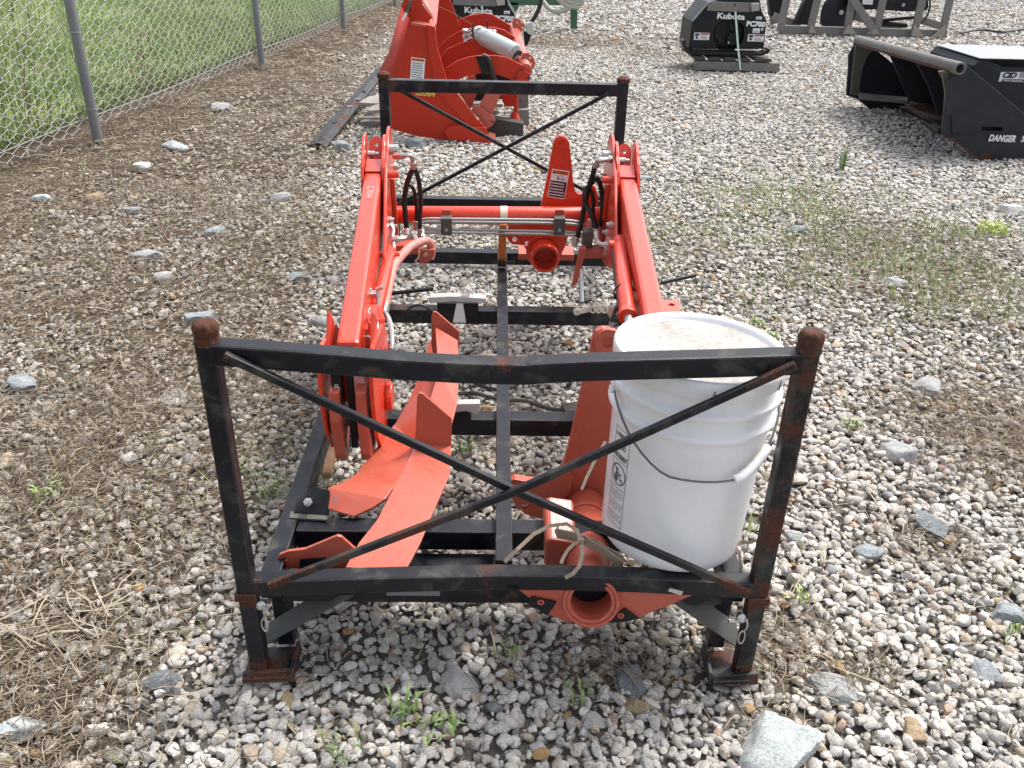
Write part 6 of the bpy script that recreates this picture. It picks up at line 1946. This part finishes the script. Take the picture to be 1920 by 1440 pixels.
# ------------------------------------------------------------------ black attachment bucket at the right
SB = thing('concrete_bucket', 'dark blue-grey steel bucket attachment with pipe edge marked DANGER at the right', 'bucket attachment', tuple(pt(1800, 285, y=4.3)))
Yn, Yf = 4.25, 5.80
npx = [(1793, 132), (1800, 121), (1812, 122), (1920, 212), (2010, 290), (2010, 312), (1900, 302), (1838, 300), (1792, 261), (1766, 252), (1768, 236), (1774, 190), (1776, 160)]
nq = [pt(u, v, y=Yn) for u, v in npx]
slot = [pt(u, v, y=Yn) for u, v in ((1841, 238), (1881, 239), (1881, 246), (1840, 245))]
mb = MB(); mb.prism(nq, (0, .022, 0), [slot]); NP = part('end_plate', mb, NAVY, SB, .003)
mb = MB(); mb.prism([pt(u, v, y=Yn+.05) for u, v in ((1836, 234), (1886, 235), (1886, 250), (1836, 250))], (0, .02, 0)); part('slot_back', mb, BLACK_C, SB, 0)
mb = MB(); mb.sweep([pt(1787, 256, y=Yn-.006), pt(1785, 216, y=Yn-.006)], .010, .010, (0, 1, 0)); part('weld_bar', mb, NAVY, NP, .002)
mb = MB(); mb.sweep([pt(1787, 250, y=Yn-.003), pt(1930, 251, y=Yn-.003)], .006, .007, (0, 1, 0)); part('weld_seam', mb, NAVY, NP, .001)
mb = MB(); mb.sweep([pt(u, v, y=Yn-.004) for u, v in ((1768, 254), (1790, 263), (1838, 301), (1862, 302))], .012, .012, (0, 1, 0)); part('rusty_edge', mb, RUST, NP, .002)
mb = MB(); mb.prism([pt(u, v, y=Yn-.004) for u, v in ((1838, 292), (1850, 287), (1860, 295), (1862, 304), (1840, 302))], (0, .003, 0)); part('rust_patch', mb, RUST, NP, 0)
lab = MB(); lettering(lab, 'DANGER', .056, pt(1879, 260, y=Yn-.002), (1, 0, -.02), (.02, 0, 1), .002, .0008, width=.172, shear=.12)
part('danger_lettering', lab, LABEL, NP, 0); lab = MB()
lettering(lab, 'STAY', .056, pt(1931, 261, y=Yn-.002), (1, 0, -.02), (.02, 0, 1), .002, .0008, width=.115, shear=.12)
part('danger_lettering', lab, LABEL, NP, 0)
lab = MB(); lettering(lab, 'CLEAR', .056, pt(1990, 262, y=Yn-.002), (1, 0, -.02), (.02, 0, 1), .002, .0008, shear=.12); part('danger_lettering', lab, LABEL, NP, 0)
# the pipe along the top edge
pa, pb_ = pt(1801, 129, y=Yn-.035), pt(1609, 76, y=Yf)
mb = MB(); mb.ring(pa, (pb_-pa), .037, .026, (pb_-pa).length, 24); PIP = part('edge_pipe', mb, PIPE_O, SB, .002, smooth=True)
a_ = pa+(pb_-pa)*.05+Vector((-.031, 0, -.020)); b_ = pb_+Vector((-.031, 0, -.020)); mb = MB(); mb.long(a_, b_, 12, .010, .016); part('rust_streak', mb, RUST, PIP, .002)
dy_ = Vector((0, Yf-Yn, 0))
sh_ = pt(1603, 76, y=Yf)-pt(1795, 126, y=Yn); sh_.y = Yf-Yn
mb = MB(); mb.prism([p+sh_ for p in nq], (0, -.022, 0)); part('end_plate', mb, NAVY, SB, .003)
fpx = [(1603, 77), (1612, 82), (1640, 88), (1626, 104), (1616, 128), (1611, 156), (1611, 180), (1593, 176), (1597, 130)]
mb = MB(); mb.prism([pt(u, v, y=Yf-.03) for u, v in fpx], (0, -.02, 0)); part('arch_flange', mb, OLIVE, SB, .003)
npf = [(1786, 132), (1796, 140), (1790, 170), (1780, 215), (1772, 250), (1765, 250), (1770, 215), (1773, 175), (1768, 148), (1760, 134)]
mb = MB(); mb.prism([pt(u, v, y=Yn+.05) for u, v in npf], (0, .02, 0)); part('arch_flange', mb, OLIVE, SB, .003)
for y, px in ((5.28, [(1668, 101), (1682, 135), (1699, 175), (1705, 190), (1775, 200), (1780, 140), (1712, 112)]), (4.78, [(1719, 117), (1742, 163), (1758, 211), (1776, 222), (1800, 150), (1770, 128)])):
    mb = MB(); mb.prism([pt(a, b, y=y) for a, b in px], (0, .022, 0)); part('gusset', mb, NAVY, SB, .003)
# sloping back sheet following the top edge of the end plate, and floor sheets
e_a, e_b = pt(1812, 124, y=Yn), pt(2005, 286, y=Yn)
q = [Vector((e_a.x, Yn+.03, e_a.z-.012)), Vector((e_b.x, Yn+.03, e_b.z-.012)), Vector((e_b.x, Yf-.03, e_b.z-.012)), Vector((e_a.x, Yf-.03, e_a.z-.03))]
mb = MB(); mb.prism(q, (-.012, 0, -.012)); part('back_wall', mb, NAVY, SB, .002)
for px, mt in (([(1698, 195), (1706, 189), (1757, 197), (1790, 205), (1790, 222), (1755, 217), (1725, 208)], RUST), ([(1611, 174), (1702, 182), (1702, 189), (1612, 181)], OLIVE)):
    mb = MB(); mb.prism([pt(u, v, z=.135) for u, v in px], (0, 0, -.022)); part('floor_plate', mb, mt, SB, .002)
mb = MB(); mb.prism([(3.12, Yn+.03, .02), (e_b.x, Yn+.03, .02), (e_b.x, Yf-.03, .02), (3.12, Yf-.03, .02)], (0, 0, .014)); part('floor_plate', mb, NAVY, SB, .002)
mb = MB(); c = pt(1764, 243, y=Yn+.06); mb.prism([c+Vector((-.03, 0, .0)), c+Vector((.01, 0, .02)), c+Vector((.02, 0, -.03)), c+Vector((-.01, 0, -.03))], (0, .12, 0)); part('front_lip', mb, RUST, SB, .002)
# grey mounting box on top with the maker's label
BX = thing('mounting_box', 'dark grey steel box with pale top and CID label behind the bucket attachment', 'box', tuple(pt(1880, 190, y=4.68)))
yb = 4.68
mb = MB(); mb.prism([pt(u, v, y=yb) for u, v in ((1825, 124), (1838, 112), (1870, 120), (1880, 126), (2010, 126), (2010, 260), (1880, 230), (1822, 150))], (0, .65, 0)); bx = part('box_front', mb, NAVY, BX, .006)
tz = pt(1838, 112, y=yb).z+.004
a = pt(1836, 111, y=yb)
bx_ = pt(2010, 126, y=yb).x
mb = MB(); mb.prism([(a.x, yb-.004, a.z+.002), (bx_, yb-.004, a.z+.002), (bx_, yb+.66, a.z+.002), (a.x, yb+.66, a.z+.002)], (0, 0, .006)); part('top_sheet', mb, GALV, BX, .002)
q = [(1872, 153), (1877, 135), (1925, 135), (1990, 136), (1990, 155)]
mb = MB(); mb.prism([pt(u, v, y=yb-.002) for u, v in q], (0, -.001, 0)); L = part('maker_label', mb, LABEL, BX, 0)
mb = MB(); lettering(mb, 'CID', .046, pt(1892, 141.5, y=yb-.004), (1, 0, 0), (0, 0, 1), .0025, .0008, width=.092, shear=.25); part('maker_lettering', mb, INK, L, 0)
mb = MB(); mb.prism([pt(u, v, y=yb-.0035) for u, v in ((1879, 148.5), (1985, 149), (1985, 153), (1877, 153))], (0, -.001, 0)); part('label_strip', mb, INK, L, 0)
mb = MB(); lettering(mb, 'Custom Attachments', .014, pt(1899, 151, y=yb-.005), (1, 0, 0), (0, 0, 1), .0002, .0006, width=.13); part('label_lettering', mb, LABEL, L, 0)
mb = MB()
for i in range(4):
    z = pt(1915, 137+i*2.8, y=yb).z; x = pt(1911, 140, y=yb).x; mb.box((x, yb-.005, z), (x+.20, yb-.0035, z+.005))
part('label_text', mb, GREYINK, L, 0)
